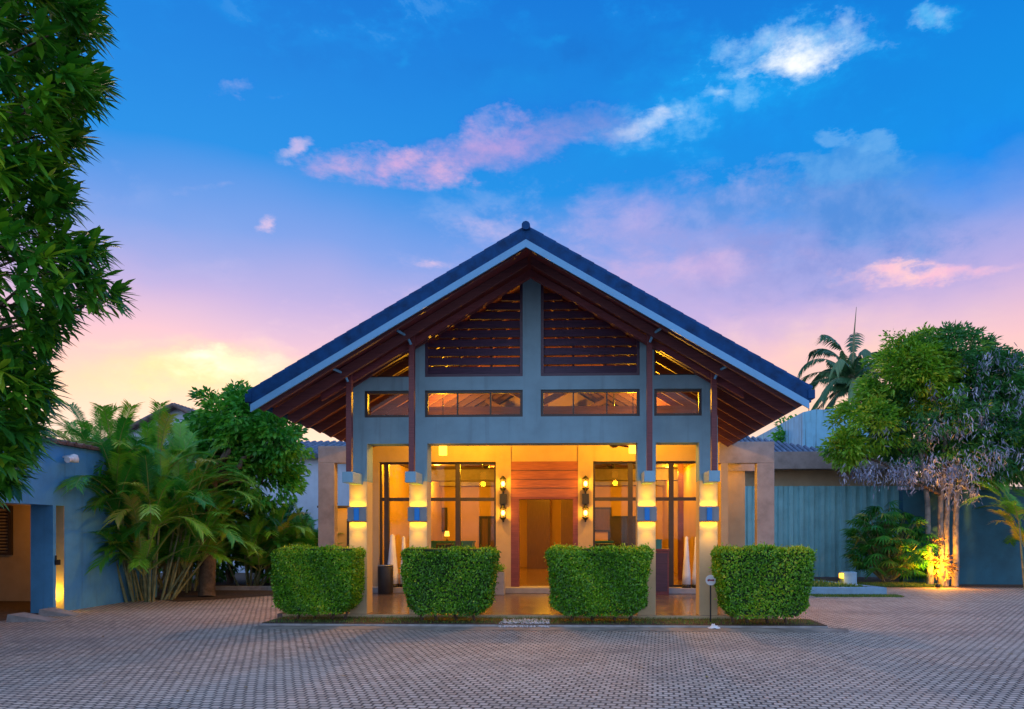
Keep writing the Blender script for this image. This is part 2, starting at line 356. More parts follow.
def pavermat():
    m = bpy.data.materials.new('paver_blocks'); m.use_nodes = True; t = m.node_tree; b = t.nodes['Principled BSDF']
    tcn = N(t, 'ShaderNodeTexCoord'); v = tcn.outputs['Object']
    wv = NOISE(v, .35, 3, .5, t); off = N(t, 'ShaderNodeVectorMath', operation='MULTIPLY_ADD')
    t.links.new(wv.outputs['Color'], off.inputs[0]); off.inputs[1].default_value = (.07, .07, 0); t.links.new(v, off.inputs[2])
    wv2 = NOISE(v, 9, 2, .5, t); off2 = N(t, 'ShaderNodeVectorMath', operation='MULTIPLY_ADD')
    t.links.new(wv2.outputs['Color'], off2.inputs[0]); off2.inputs[1].default_value = (.018, .018, 0); t.links.new(off.outputs[0], off2.inputs[2])
    mp = N(t, 'ShaderNodeMapping'); mp.inputs['Rotation'].default_value = (0, 0, R(7)); t.links.new(off2.outputs[0], mp.inputs[0])
    br = N(t, 'ShaderNodeTexBrick'); t.links.new(mp.outputs[0], br.inputs['Vector'])
    br.offset = .5; br.inputs['Scale'].default_value = 1; br.inputs['Brick Width'].default_value = .10; br.inputs['Row Height'].default_value = .085
    br.inputs['Mortar Size'].default_value = .013; br.inputs['Mortar Smooth'].default_value = .5; br.inputs['Bias'].default_value = 0
    br.inputs['Color1'].default_value = (.44, .345, .275, 1); br.inputs['Color2'].default_value = (.66, .53, .43, 1); br.inputs['Mortar'].default_value = (.045, .04, .04, 1)
    big = NOISE(v, .5, 6, .65, t); c = MIX(M('MULTIPLY', SMOOTH(big.outputs['Fac'], .42, .68, t), .55, tree=t), br.outputs['Color'], (.66, .54, .44, 1), t, 'MIX')
    c = MIX(M('MULTIPLY', br.outputs['Fac'], .75, tree=t), c, (.10, .085, .075, 1), t)
    fine = NOISE(v, 60, 4, .6, t); c = MIX(.35, c, RAMP(fine.outputs['Fac'], [(.3, (.6, .6, .6)), (.7, (1.25, 1.2, 1.2))], t), t, 'MULTIPLY')
    st = NOISE(v, 1.7, 6, .7, t); c = MIX(M('MULTIPLY', SMOOTH(st.outputs['Fac'], .58, .75, t), .45, tree=t), c, (.09, .08, .075, 1), t)
    mps = N(t, 'ShaderNodeMapping'); mps.inputs['Scale'].default_value = (.35, 1.6, 1); mps.inputs['Rotation'].default_value = (0, 0, R(-12)); t.links.new(v, mps.inputs[0])
    ty = NOISE(mps.outputs[0], .9, 5, .6, t); c = MIX(M('MULTIPLY', SMOOTH(ty.outputs['Fac'], .5, .66, t), .4, tree=t), c, (.22, .19, .17, 1), t)
    sand = NOISE(v, .8, 6, .7, t); c = MIX(M('MULTIPLY', SMOOTH(sand.outputs['Fac'], .56, .74, t), .5, tree=t), c, (.60, .49, .38, 1), t)
    t.links.new(c, b.inputs['Base Color']); b.inputs['Roughness'].default_value = .8; b.inputs['Specular IOR Level'].default_value = .25
    h = M('ADD', M('MULTIPLY', M('SUBTRACT', 1.0, br.outputs['Fac'], tree=t), 1.0, tree=t), M('MULTIPLY', fine.outputs['Fac'], .25, tree=t), tree=t)
    bp = N(t, 'ShaderNodeBump'); bp.inputs['Strength'].default_value = .8; bp.inputs['Distance'].default_value = .008
    t.links.new(h, bp.inputs['Height']); t.links.new(bp.outputs[0], b.inputs['Normal'])
    return m
MT['paver'] = pavermat()
G = lambda *c: c
MT['hedgeleaf'] = leafmat('hedge_leaf', [(0, (.03, .13, .006)), (.4, (.10, .34, .01)), (.75, (.28, .52, .015)), (1, (.58, .58, .03))], .25, .4)
MT['mangoleaf'] = leafmat('long_dark_leaf', [(0, (.015, .10, .02)), (.5, (.045, .24, .02)), (.85, (.15, .42, .02)), (1, (.32, .52, .03))], .3, .32, .6)
MT['arecaleaf'] = leafmat('areca_leaflet', [(0, (.015, .15, .04)), (.5, (.06, .34, .035)), (.85, (.24, .54, .03)), (1, (.55, .45, .08))], .35, .38, .6)
MT['broadleaf'] = leafmat('broad_green_leaf', [(0, (.03, .20, .03)), (.5, (.08, .40, .04)), (1, (.25, .55, .05))], .35, .4)
MT['treeleaf'] = leafmat('tree_leaf', [(0, (.02, .13, .05)), (.5, (.06, .28, .07)), (.8, (.16, .42, .05)), (1, (.5, .55, .06))], .35, .4)
MT['limeleaf'] = leafmat('lime_leaf', [(0, (.07, .24, .02)), (.5, (.22, .50, .03)), (1, (.62, .62, .05))], .4, .4)
MT['dryleaf'] = leafmat('dry_silver_leaf', [(0, (.06, .08, .14)), (.5, (.24, .28, .42)), (1, (.62, .64, .80))], .15, .5)
MT['fanleaf'] = leafmat('fan_leaf', [(0, (.02, .15, .03)), (.6, (.06, .30, .04)), (.9, (.26, .42, .05)), (1, (.6, .45, .10))], .3, .35, .6)
MT['cocoleaf'] = leafmat('coconut_leaf', [(0, (.03, .11, .06)), (.6, (.07, .2, .09)), (1, (.2, .32, .1))], .25, .35, .6)
MT['grass'] = leafmat('grass_blade', [(0, (.04, .12, .02)), (.6, (.10, .24, .03)), (1, (.3, .34, .08))], .3, .6)
MT['litter'] = leafmat('fallen_leaf', [(0, (.10, .05, .02)), (.6, (.22, .12, .05)), (1, (.4, .3, .1))], .1, .8)

# ------------------------------------------------------------------ leaf machinery
LANCE = (np.array([(0, 0, 0), (.32, -.42, .0), (.32, .42, .0), (.32, 0, -.15), (.7, -.46, -.05), (.7, .46, -.05), (.7, 0, -.2), (1, 0, -.12)], float),
         [(0, 3, 1), (0, 2, 3), (1, 3, 6, 4), (3, 2, 5, 6), (4, 6, 7), (6, 5, 7)])
DIAM = (np.array([(0, 0, 0), (.45, -.5, .12), (.45, .5, .12), (1, 0, -.05)], float), [(0, 3, 1), (0, 2, 3)])
STRIP = (np.array([(0, -.3, 0), (0, .3, 0), (.5, -.5, .06), (.5, .5, .06), (1, 0, -.12)], float), [(0, 1, 3, 2), (2, 3, 4)])
def leaves(name, material, P, D, L, W, parent=None, tmpl=DIAM, tint=None, up=None, flop=0.0):
    P = np.asarray(P, float); D = np.asarray(D, float); n = len(P)
    D = D / (np.linalg.norm(D, axis=1, keepdims=True) + 1e-9)
    L = np.broadcast_to(np.asarray(L, float), (n,)); W = np.broadcast_to(np.asarray(W, float), (n,))
    U = RNG.normal(size=(n, 3)) if up is None else np.asarray(up, float) + RNG.normal(size=(n, 3)) * .12
    S = np.cross(D, U); S /= (np.linalg.norm(S, axis=1, keepdims=True) + 1e-9); U = np.cross(S, D)
    tv, tf = tmpl; k = len(tv)
    V = P[:, None, :] + D[:, None, :] * (tv[None, :, 0:1] * L[:, None, None]) + S[:, None, :] * (tv[None, :, 1:2] * W[:, None, None]) + U[:, None, :] * (tv[None, :, 2:3] * W[:, None, None])
    if flop: V[:, :, 2] -= (tv[None, :, 0] ** 2) * L[:, None] * flop
    V = V.reshape(-1, 3)
    if parent is not None: V = V - np.array(LOC[parent.name])
    loops = []; tot = []
    for f in tf: tot.append(len(f)); loops += list(f)
    loops = np.array(loops); nl = len(loops)
    LI = (np.arange(n)[:, None] * k + loops[None, :]).ravel()
    TT = np.tile(np.array(tot), n); ST = np.concatenate(([0], np.cumsum(TT)[:-1]))
    me = bpy.data.meshes.new(name); me.vertices.add(len(V)); me.vertices.foreach_set('co', V.ravel())
    me.loops.add(len(LI)); me.loops.foreach_set('vertex_index', LI.astype(np.int32))
    me.polygons.add(len(TT)); me.polygons.foreach_set('loop_start', ST.astype(np.int32)); me.polygons.foreach_set('loop_total', TT.astype(np.int32))
    me.update(calc_edges=True)
    a = me.attributes.new('tint', 'FLOAT', 'POINT')
    tint = RNG.random(n) if tint is None else np.clip(tint, 0, 1)
    a.data.foreach_set('value', np.repeat(tint, k).astype(np.float32))
    me.materials.append(material); me.validate()
    o = bpy.data.objects.new(name, me); COL.objects.link(o)
    if parent is not None: o.parent = parent; LOC[o.name] = LOC[parent.name]
    return o
def rand_dirs(n):
    d = RNG.normal(size=(n, 3)); return d / np.linalg.norm(d, axis=1, keepdims=True)
def clumped(ells, nclump, nleaf, csize, shell=.55):
    """leaf points in clumps spread through the ellipsoids ells: (cx,cy,cz,rx,ry,rz,weight)"""
    w = np.array([e[6] for e in ells]); w = w / w.sum()
    P = []; D = []; T = []
    for _ in range(nclump):
        e = ells[RNG.choice(len(ells), p=w)]; d = rand_dirs(1)[0]
        r = shell + (1 - shell) * RNG.random() ** .6 * (1.22 if RNG.random() < .22 else 1)
        c = np.array(e[:3]) + d * np.array(e[3:6]) * r
        m = max(3, int(nleaf * RNG.uniform(.6, 1.4)))
        q = rand_dirs(m) * (RNG.random((m, 1)) ** .5) * csize * np.array([1, 1, .7]); P.append(c + q)
        dd = q / csize + d * .7 + rand_dirs(m) * .6; dd[:, 2] -= .25; D.append(dd)
        T.append(np.clip(RNG.normal(.45, .18) + RNG.normal(size=m) * .14, 0, 1))
    return np.concatenate(P), np.concatenate(D), np.concatenate(T)

# ------------------------------------------------------------------ GROUND
g = MB(); S = 900
g.add([(-S, -30, 0), (S, -30, 0), (S, S, 0), (-S, S, 0)], [(0, 1, 2, 3)])
tag(g.build('ground', MT['soil'], loc=(0, 0, -.004)), kind='structure'); 
g = MB(); g.add([(-9.75, -8, .004), (16, -8, .004), (16, 19.9, .004), (6.1, 19.9, .004), (4.0, 23.5, .004), (-9.75, 18.2, .004)], [(0, 1, 2, 3, 4, 5)])
tag(g.build('paved_driveway', MT['paver']), kind='structure')
# worn concrete band in front of the planting strip
g = MB(); p0 = X(268, 11.3); p1 = X(820, 11.2)
g.add([(p0, 10.72, .008), (p1 + .25, 10.66, .008), (p1 + .4, 11.12, .008), (p0 - .1, 11.12, .008)], [(0, 1, 2, 3)])
tag(g.build('concrete_band', mat('worn_concrete', (.34, .28, .23), .9, .25, 3, .5, 40, dirt=.6)), kind='structure')
g = MB(); g.box(p0 - .05, p1 + .1, 11.12, 11.18, 0, .035)
tag(g.build('kerb', MT['kerb'], bevel=.01), kind='structure')
g = MB(); g.box(p0 - .05, p1 + .1, 11.18, 11.98, -.01, .045)
tag(g.build('planting_bed', MT['soil']), kind='structure')

# ------------------------------------------------------------------ MAIN BUILDING
YW = 12.0; CX = (X(358, YW) + X(708.5, YW)) / 2
OUT = (X(708.5, YW) - X(358, YW)) / 2; INN = (X(647.5, YW) - X(419, YW)) / 2
CXL = [CX - OUT, CX - INN, CX + INN, CX + OUT]; HW = .155
YF = 16.5; FL = .10
bld = thing('lobby_building', (CX, YW, 0), 'large open-fronted hotel lobby pavilion with steep gable roof, timber louvres and glowing orange interior', 'building')
zl = Z(443, YW); zw0 = Z(416.5, YW); zw1 = Z(389.5, YW); zb1 = Z(376, YW)
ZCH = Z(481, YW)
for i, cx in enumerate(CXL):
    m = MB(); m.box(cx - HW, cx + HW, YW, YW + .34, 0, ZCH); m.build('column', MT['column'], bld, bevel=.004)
    m = MB(); m.box(cx - HW - .003, cx + HW + .003, YW - .003, YW + .343, ZCH, zl); m.build('column_unlit_top', MT['greywall'], bld)  # same column, coloured grey to stand in for its unlit top
# roof planes
YR0, YR1 = 10.62, 27.0
apex = at(525.5, 229, YR0); xl = at(250, 392, YR0); xr = at(809, 390, YR0)
RZ = apex.z; HALF = ((xr.x - xl.x) / 2); RX = CX
slope = (RZ - (xl.z + xr.z) / 2) / HALF
def roof_z(x, drop=0): return RZ - slope * abs(x - RX) - drop
TH = .09
roofp = MB(); roofp.prism([(RX - HALF, roof_z(RX - HALF)), (RX - HALF, roof_z(RX - HALF, TH)), (RX, RZ - TH), (RX + HALF, roof_z(RX + HALF, TH)), (RX + HALF, roof_z(RX + HALF)), (RX, RZ)], YR0 + .05, YR1)
roof = roofp.build('roof', MT['tile'], bld)
# tile courses along the verge: overlapping cover tiles
m = MB()
for sgn in (-1, 1):
    n = 22
    for k in range(n):
        t0 = k / n; t1 = (k + 1.08) / n; x0 = RX + sgn * HALF * t0; x1 = RX + sgn * (HALF * t1 + .02)
        a = Vector((x0, YR0 + .08, roof_z(x0) + .012)); b = Vector((x1, YR0 + .08, roof_z(x1) + .018))
        m.tube([a, b], [.07, .074], 10)
m.build('verge_tiles', MT['tile'], roof)
m = MB(); m.tube([(RX, YR0 - .07, RZ + .03), (RX, YR1, RZ + .03)], .065, 10); m.build('ridge_cap', MT['tile'], roof)
for sgn in (-1, 1):     # barge boards: dark upper board, pale lower board
    xe = RX + sgn * (HALF + .02)
    m = MB(); P4 = [(RX, RZ + .0), (xe, roof_z(xe)), (xe, roof_z(xe, .19)), (RX, RZ - .19)]
    if sgn > 0: P4 = P4[::-1]
    m.prism(P4, YR0 - .02, YR0 + .048); m.build('barge_board', MT['tile'], roof)
    m = MB(); P4 = [(RX, RZ - .175), (xe - sgn * .04, roof_z(xe, .175)), (xe - sgn * .04, roof_z(xe, .29)), (RX, RZ - .29)]
    if sgn > 0: P4 = P4[::-1]
    m.prism(P4, YR0 - .05, YR0 - .022); m.build('fascia_board', MT['fascia'], roof)
    # eaves tile edge / gutter
    m = MB(); m.beam((xe, YR0 - .04, roof_z(xe, .07)), (xe, YR1, roof_z(xe, .07)), .10, .13); m.build('eaves_gutter', MT['tile'], roof)
    # soffit boarding
    m = MB(); P4 = [(RX, RZ - TH - .004), (xe, roof_z(xe, TH + .004)), (xe, roof_z(xe, TH + .024)), (RX, RZ - TH - .024)]
    if sgn > 0: P4 = P4[::-1]
    m.prism(P4, YR0 + .055, YR1 - .02); m.build('soffit_boards', MT['maroon'], roof)
    y = YR0 + .12; k = 0
    while y < 24:
        m = MB(); d = TH + .026
        P4 = [(RX + sgn * .03, roof_z(RX + sgn * .03, d)), (xe - sgn * .05, roof_z(xe, d)), (xe - sgn * .05, roof_z(xe, d + .06)), (xe - sgn * .16, roof_z(xe, d + .13)), (RX + sgn * .03, roof_z(RX + sgn * .03, d + .13))]
        if sgn > 0: P4 = P4[::-1]
        m.prism(P4, y, y + .055); m.build('rafter', MT['rafter'], roof)
        y += .60; k += 1
# gable wall on the columns (butted boxes, one mesh)
def xg(px): return X(px, YW)
xa, xb = CX - OUT + HW, CX - OUT + HW
wall = MB(); D0, D1 = YW, YW + .30
xo = OUT + HW
wall.box(CX - xo, CX + xo, D0 - .004, D1 + .04, zl, zw0)
# symmetric positions of openings from the axis
s_out = OUT + .10                                  # edge of upper wall
w1a, w1b = (X(700, YW) - X(653, YW)), 0
sw0 = (X(653, YW) - CX + CX - X(409.5, YW)) / 2    # inner edge of small windows
sw1 = (X(700.5, YW) - X(363, YW)) / 2              # outer edge
bw0 = (X(541, YW) - X(523, YW)) / 2                # inner edge of big windows
bw1 = (X(639, YW) - X(424, YW)) / 2                # outer edge
def both(a, b, z0, z1, mb):
    mb.box(CX + a, CX + b, D0, D1, z0, z1); mb.box(CX - b, CX - a, D0, D1, z0, z1)
both(sw1, s_out, zw0, zw1, wall); both(bw1, sw0, zw0, zw1, wall)
wall.box(CX - bw0, CX + bw0, D0, D1, zw0, zw1)
wall.box(CX - s_out, CX + s_out, D0, D1, zw1, zb1)
ztop = lambda dx: RZ - slope * dx - TH - .16
for s in (-1, 1):     # stub posts with sloped heads
    for a, b in ((bw1, sw0), (sw1, s_out)):
        za, zb_ = max(zb1, ztop(a)), max(zb1, ztop(b))
        if za <= zb1 + .01: continue
        P = [(CX + s * a, zb1), (CX + s * b, zb1), (CX + s * b, zb_), (CX + s * a, za)]
        if s < 0: P = P[::-1]
        wall.prism(P, D0, D1)
wall.prism([(CX - bw0, zb1), (CX + bw0, zb1), (CX + bw0, ztop(bw0) + .1), (CX, ztop(0) + .12), (CX - bw0, ztop(bw0) + .1)], D0, D1)
wall.build('gable_wall', MT['greywall'], bld)
def window(a, b, z0, z1, sgn, mull=()):
    x0, x1 = sorted((CX + sgn * a, CX + sgn * b)); t = .045
    m = MB(); y0, y1 = D0 + .03, D0 + .10
    m.box(x0, x1, y0, y1, z0, z0 + t); m.box(x0, x1, y0, y1, z1 - t, z1); m.box(x0, x0 + t, y0, y1, z0 + t, z1 - t); m.box(x1 - t, x1, y0, y1, z0 + t, z1 - t)
    for q in mull: xx = x0 + (x1 - x0) * q; m.box(xx - .012, xx + .012, y0 + .01, y1 - .01, z0 + t, z1 - t)
    w = m.build('window', MT['frame'], bld)
    gm = MB(); gm.add([(x0 + t, y0 + .03, z0 + t), (x1 - t, y0 + .03, z0 + t), (x1 - t, y0 + .03, z1 - t), (x0 + t, y0 + .03, z1 - t)], [(0, 1, 2, 3)])
    gm.build('pane', MT['glass'], w)
e = .002
for s in (-1, 1):
    window(bw0 + e, bw1 - e, zw0 + e, zw1 - e, s, (.33, .67)); window(sw0 + e, sw1 - e, zw0 + e, zw1 - e, s)
    # triangular light above the small window
    za = ztop(sw0) ; P = [(sw0 + e, zb1 + e), (sw1 - e, zb1 + e), (sw1 - e, max(zb1 + .05, ztop(sw1))), (sw0 + e, za)]
    P = [(CX + s * a, z) for a, z in P]
    cxm = sum(p[0] for p in P) / 4; czm = sum(p[1] for p in P) / 4
    m = MB()
    for i in range(4):
        a, b = P[i], P[(i + 1) % 4]
        m.beam((a[0], D0 + .065, a[1]), (b[0], D0 + .065, b[1]), .07, .05, up=(0, 0, 1) if abs(a[0] - b[0]) > .1 else (1, 0, 0))
    w = m.build('window', MT['frame'], bld)
    PP = P if s > 0 else P[::-1]
    gm = MB(); gm.add([(x, D0 + .06, z) for x, z in PP], [(0, 1, 2, 3)]); gm.build('pane', MT['glass'], w)
    # louvre panel
    m = MB(); z = zb1 + .06; fr = MB()
    y0 = D0 + .02
    fr.box(*(sorted((CX + s * (bw0 + e), CX + s * (bw0 + .05)))), y0, y0 + .12, zb1 + e, ztop(bw0) + .02)
    fr.box(*(sorted((CX + s * (bw1 - .05), CX + s * (bw1 - e)))), y0, y0 + .12, zb1 + e, ztop(bw1))
    fr.box(*(sorted((CX + s * (bw0 + .05), CX + s * (bw1 - .05)))), y0, y0 + .12, zb1 + e, zb1 + .05)
    lf = fr.build('louvre_frame', MT['slat'], bld)
    pitch = .158
    while z < ztop(bw0) - .05:
        dx = min(bw1 - .05, (RZ - TH - .15 - z - .06) / slope)
        if dx > bw0 + .12:
            x0, x1 = sorted((CX + s * (bw0 + .05), CX + s * dx)); mm = MB()
            mm.beam((x0, y0 + .06, z + .06), (x1, y0 + .06, z + .06), .03, .135, up=(0, .25, 1)); mm.build('louvre_slat', MT['slat'], lf)
        z += pitch
    mm = MB()
    for q in (.33, .66):
        dx = bw0 + (bw1 - bw0) * q; mm.box(CX + s * dx - .02, CX + s * dx + .02, y0 + .13, y0 + .17, zb1 + .02, ztop(dx))
    mm.build('louvre_stile', MT['slat'], lf)
# brackets and timber posts in front
YB = 11.45; zc0 = Z(482, YB); zc1 = Z(471, YB)
for i, cx in enumerate(CXL):
    bx = cx + (.0 if i < 2 else -.0)
    m = MB(); m.box(bx - .085 - .01, bx + .085, YB, YW - .002, zc0, zc1); m.build('bracket', MT['greywall'] if i in () else MT['bracketpaint'], bld, bevel=.006)
    ztp = roof_z(cx, TH + .16)
    m = MB(); m.box(bx - .045, bx + .045, YB + .05, YB + .14, zc1, ztp + .08); m.build('post', MT['maroon'], bld)
    s = -1 if i < 2 else 1
    m = MB(); m.tube([(bx, YB + .02, ztp - .12), (bx + s * .05, YB - .04, ztp), (bx + s * .16, YB - .28, ztp + .05 - .02)], .022, 8); m.build('steel_strap', MT['fascia'], bld)
# raking beam over the posts
for s in (-1, 1):
    xe = RX + s * (OUT + .5); d = TH + .16
    P4 = [(RX, RZ - d), (xe, roof_z(xe, d)), (xe, roof_z(xe, d + .12)), (RX, RZ - d - .12)]
    if s > 0: P4 = P4[::-1]
    m = MB(); m.prism(P4, YB + .14, YB + .22); m.build('raking_beam', MT['maroon'], bld)
# porch floor and step
xfl, xfr = X(358, YF), X(722, YF)
m = MB(); m.box(xfl, xfr, YW - .02, YF, 0, FL); 
m.build('porch_floor', MT['floor'], bld)
m = MB(); m.box(xfl + .1, xfr - .1, YW - .045, YW - .022, .0, FL - .004); m.build('floor_edging', MT['column'], bld)
m = MB(); m.box(X(372, YF), X(500, YF), YF - .32, YF - .002, FL, FL + .13); m.box(X(506, YF), X(583, YF), YF - .3, YF - .002, FL, FL + .13); m.box(X(588, YF), X(712, YF), YF - .32, YF - .002, FL, FL + .13)
m.build('step', MT['stepstone'], bld, bevel=.01)
# ---- glazed facade
zt = Z(461.5, YF); zf = FL + .13
def fx(px): return X(px, YF)
fa = MB(); y0, y1 = YF, YF + .25
gl0, gl1, pi0, pi1, pj0, pj1, gr0, gr1 = fx(379), fx(496), fx(496), fx(511), fx(578), fx(593), fx(593), fx(709)
fa.box(xfl, gl0, y0, y1, 0, 4.25); fa.box(gr1, xfr, y0, y1, 0, 4.25)
fa.box(gl0, gl1, y0, y1, zt, 4.25); fa.box(gr0, gr1, y0, y1, zt, 4.25)
fa.box(pi0, pi1, y0 - .03, y1, 0, 4.25); fa.box(pj0, pj1, y0 - .03, y1, 0, 4.25); fa.box(pi1, pj0, y0, y1, zt, 4.25)
fa.build('facade_wall', MT['tanwall'], bld)
fc = MB(); fc.box(gl0, gl1, y0, y1, 0, zf); fc.box(gr0, gr1, y0, y1, 0, zf); fc.box(pi1, pj0, y0, y1, 0, zf); fc.build('plinth', MT['stepstone'], bld)
ztr = Z(499, YF); 
def glazing(xa, xb, mulls, bar=.05):
    m = MB(); ya, yb = YF + .06, YF + .13
    m.box(xa, xb, ya, yb, zt - bar, zt); m.box(xa, xb, ya, yb, zf, zf + bar)
    xs = [xa] + [x for x in mulls] + [xb]
    m.box(xa, xa + bar, ya, yb, zf + bar, zt - bar); m.box(xb - bar, xb, ya, yb, zf + bar, zt - bar)
    for x in mulls: m.box(x - .055, x + .055, ya - .03, yb, zf + bar, zt - bar)
    edges = [xa + bar] + sum([[x - .055, x + .055] for x in mulls], []) + [xb - bar]
    for i in range(0, len(edges), 2): m.box(edges[i], edges[i + 1], ya, yb, ztr - .04, ztr + .04)
    w = m.build('glazed_screen', MT['frame'], bld)
    for i in range(0, len(edges), 2):
        for za, zb_ in ((zf + bar, ztr - .04), (ztr + .04, zt - bar)):
            g = MB(); g.add([(edges[i], ya + .04, za), (edges[i + 1], ya + .04, za), (edges[i + 1], ya + .04, zb_), (edges[i], ya + .04, zb_)], [(0, 1, 2, 3)]); g.build('pane', MT['glass'], w)
glazing(gl0, gl1, [fx(386), fx(421), fx(457.5)]); glazing(gr0, gr1, [fx(630.5), fx(671.5)])
# entrance: timber transom panel, frame, door
zd = Z(497, YF)
m = MB(); m.box(pi1, pj0, YF - .02, YF + .2, zd, zt); door = m.build('door_surround', MT['doorwood'], bld)
for k in range(1, 4):
    zz = zd + (zt - zd) * k / 4; mm = MB(); mm.box(pi1, pj0, YF - .026, YF - .021, zz - .006, zz + .006); mm.build('panel_joint', MT['frame'], door)
m = MB(); m.box(pi1, fx(519), YF - .03, YF + .21, zf, zd); m.box(fx(573), pj0, YF - .03, YF + .21, zf, zd); m.box(fx(519), fx(573), YF - .03, YF + .21, zd - .05, zd); m.build('door_frame', MT['maroon'], bld)
# interior
YI = 26.0; zc = 3.42; xi0, xi1 = xfl, xfr
m = MB(); m.box(xi0, xi1, YF + .26, YI, 0, zf - .01); m.build('interior_floor', MT['innerfloor'], bld)
m = MB(); m.box(xi0, xi1, YI, YI + .2, 0, zc + .8); m.box(xi0 - .02, xi0 + .2, YF + .26, YI - .01, 0, zc + .5); m.box(xi1 - .2, xi1 + .02, YF + .26, YI - .01, 0, zc + .5); m.build('interior_wall', MT['inner'], bld)
m = MB(); m.box(xi0 + .21, xi1 - .21, YF + .26, YI - .01, zc, zc + .1); m.build('ceiling', MT['ceil'], bld)
m = MB(); m.box(xi0 + .21, xi1 - .21, 21, 21.35, zc - .34, zc - .004); m.box(xi0 + .21, xi1 - .21, 25.4, 25.7, zc - .2, zc - .004); m.build('ceiling_beam', MT['concrete'], bld)
def ix(px, Y): return X(px, Y)
for a, b, Y in ((527, 550, 25), (561, 574, 25)):
    m = MB(); m.box(ix(a, Y), ix(b, Y), Y, Y + .1, zf - .009, zc - .35); m.build('timber_screen', MT['panelwood'], bld)
for a, b in ((479, 499), (608, 640), (675, 690)):     # dark framed inner doors on the back wall
    Y = YI - .06; zz = Z(516, Y)
    m = MB(); x0, x1 = ix(a, Y), ix(b, Y); m.box(x0, x0 + .09, Y, Y + .055, zf, zz); m.box(x1 - .09, x1, Y, Y + .055, zf, zz); m.box(x0 + .09, x1 - .09, Y, Y + .055, zz - .09, zz); xm = (x0 + x1) / 2; m.box(xm - .04, xm + .04, Y, Y + .055, zf, zz - .09)
    d = m.build('inner_door', MT['black'], bld); g = MB(); g.box(x0 + .09, x1 - .09, Y + .03, Y + .04, zf, zz - .09); g.build('door_leaf', MT['panelwood'] if a != 608 else MT['frame'], d)
for px, Y in ((383, 19), (398, 20.5), (458, 24), (681, 19), (692, 20.5)):    # slim timber posts inside
    m = MB(); x = ix(px, Y); m.box(x - .07, x + .07, Y, Y + .14, zf, zc - .002); m.build('interior_post', MT['maroon'], bld)
m = MB(); hw_ = 2.3
m.prism([(RX - hw_, 4.1), (RX + hw_, 4.1), (RX + hw_, roof_z(RX + hw_, .26)), (RX, RZ - .26), (RX - hw_, roof_z(RX - hw_, .26))], 19.5, 19.7); m.build('attic_wall', MT['inner'], bld)
# king post truss timbers above the ceiling
for Y in (14.4, 18.0, 21.5):
    zz = 4.02; hw = (RZ - TH - .2 - zz) / slope
    m = MB(); m.beam((RX - hw, Y, zz), (RX + hw, Y, zz), .1, .16); m.beam((RX, Y, zz + .08), (RX, Y, RZ - .35), .1, .1, up=(0, 1, 0))
    for s in (-1, 1): m.beam((RX + s * .06, Y, zz + .15), (RX + s * hw * .5, Y, roof_z(RX + s * hw * .5, .3)), .09, .12)
    m.build('roof_truss', MT['rafter'], bld)
# portal frames either side
def portal(px0, px1, px2, ptop, pbot, Y, dep, sgn):
    x0, x1, x2 = X(px0, Y), X(px1, Y), X(px2, Y); z1, z0 = at(px0, ptop, Y).z, at(px0, pbot, Y).z
    m = MB(); m.box(x0, x1, Y, Y + dep, 0, z0); m.box(min(x0, x2), max(x0, x2), Y, Y + dep, z0, z1)
    m.box(min(x1, x2), max(x1, x2), Y + dep + .002, Y + dep + 1.4, z0 + .12, z1 - .02)
    m.build('portal_frame', MT['concrete'], bld, bevel=.01)
portal(318, 334.5, 362, 446, 463, 16.0, .22, -1)
portal(774.5, 757, 719, 441.5, 463, 16.0, .22, 1)
xs = X(721, 16.2)
m = MB(); m.box(X(721, 16.0), X(728, 16.0), 16.0, 17.6, 0, at(719, 463, 16).z - .003); m.box(X(728, 17.7), X(745, 17.7), 17.7, 17.9, 0, 3.15); m.build('side_wall', MT['tanwall'], bld)
m = MB(); m.box(X(719, 16.0) , X(774, 16.0), 17.61, 18.2, 3.05, 3.3); m.build('side_lintel', MT['concrete'], bld)
for y in np.arange(YW + .9, YF, 1.0): pass

# ------------------------------------------------------------------ LAMPS
def col_lamp(i, cx):
    t = thing('wall_lamp', (cx, YW, 1.75), ['grey up-and-down lamp with blue glass on the leftmost porch column', 'grey up-and-down lamp with blue glass on the second porch column, beside the black bin',
              'grey up-and-down lamp with blue glass on the third porch column, between the two right hedges', 'grey up-and-down lamp with blue glass on the rightmost porch column, above the round sign'][i], 'wall lamp', 'lamps on the porch columns')
    za, zb = Z(521, YW - .1), Z(507, YW - .1)
    m = MB(); m.box(cx - HW - .01, cx + HW + .01, YW - .07, YW - .002, za, zb); m.build('housing', MT['lamphousing'], t, bevel=.004)
    m = MB(); m.box(cx - .042, cx + .042, YW - .11, YW - .07, za + .01, zb - .01); m.build('lens', MT['lens'], t, bevel=.01)
    for zz, rx in ((zb + .012, 180), (za - .012, 0)):
        l = light('AREA', (cx, YW - .045, zz), 1.6, t, (1, .50, .008), .26, (R(rx), 0, 0)); l.data.shape = 'RECTANGLE'; l.data.size_y = .05
    light('SPOT', (cx, YW - .2, zb + .05), 8, t, (1, .50, .008), .03, (R(180 - 32), 0, 0), 80, 1.0)
    light('SPOT', (cx, YW - .2, za - .05), 8, t, (1, .50, .008), .03, (R(24), 0, 0), 80, 1.0)
for i, cx in enumerate(CXL): col_lamp(i, cx)
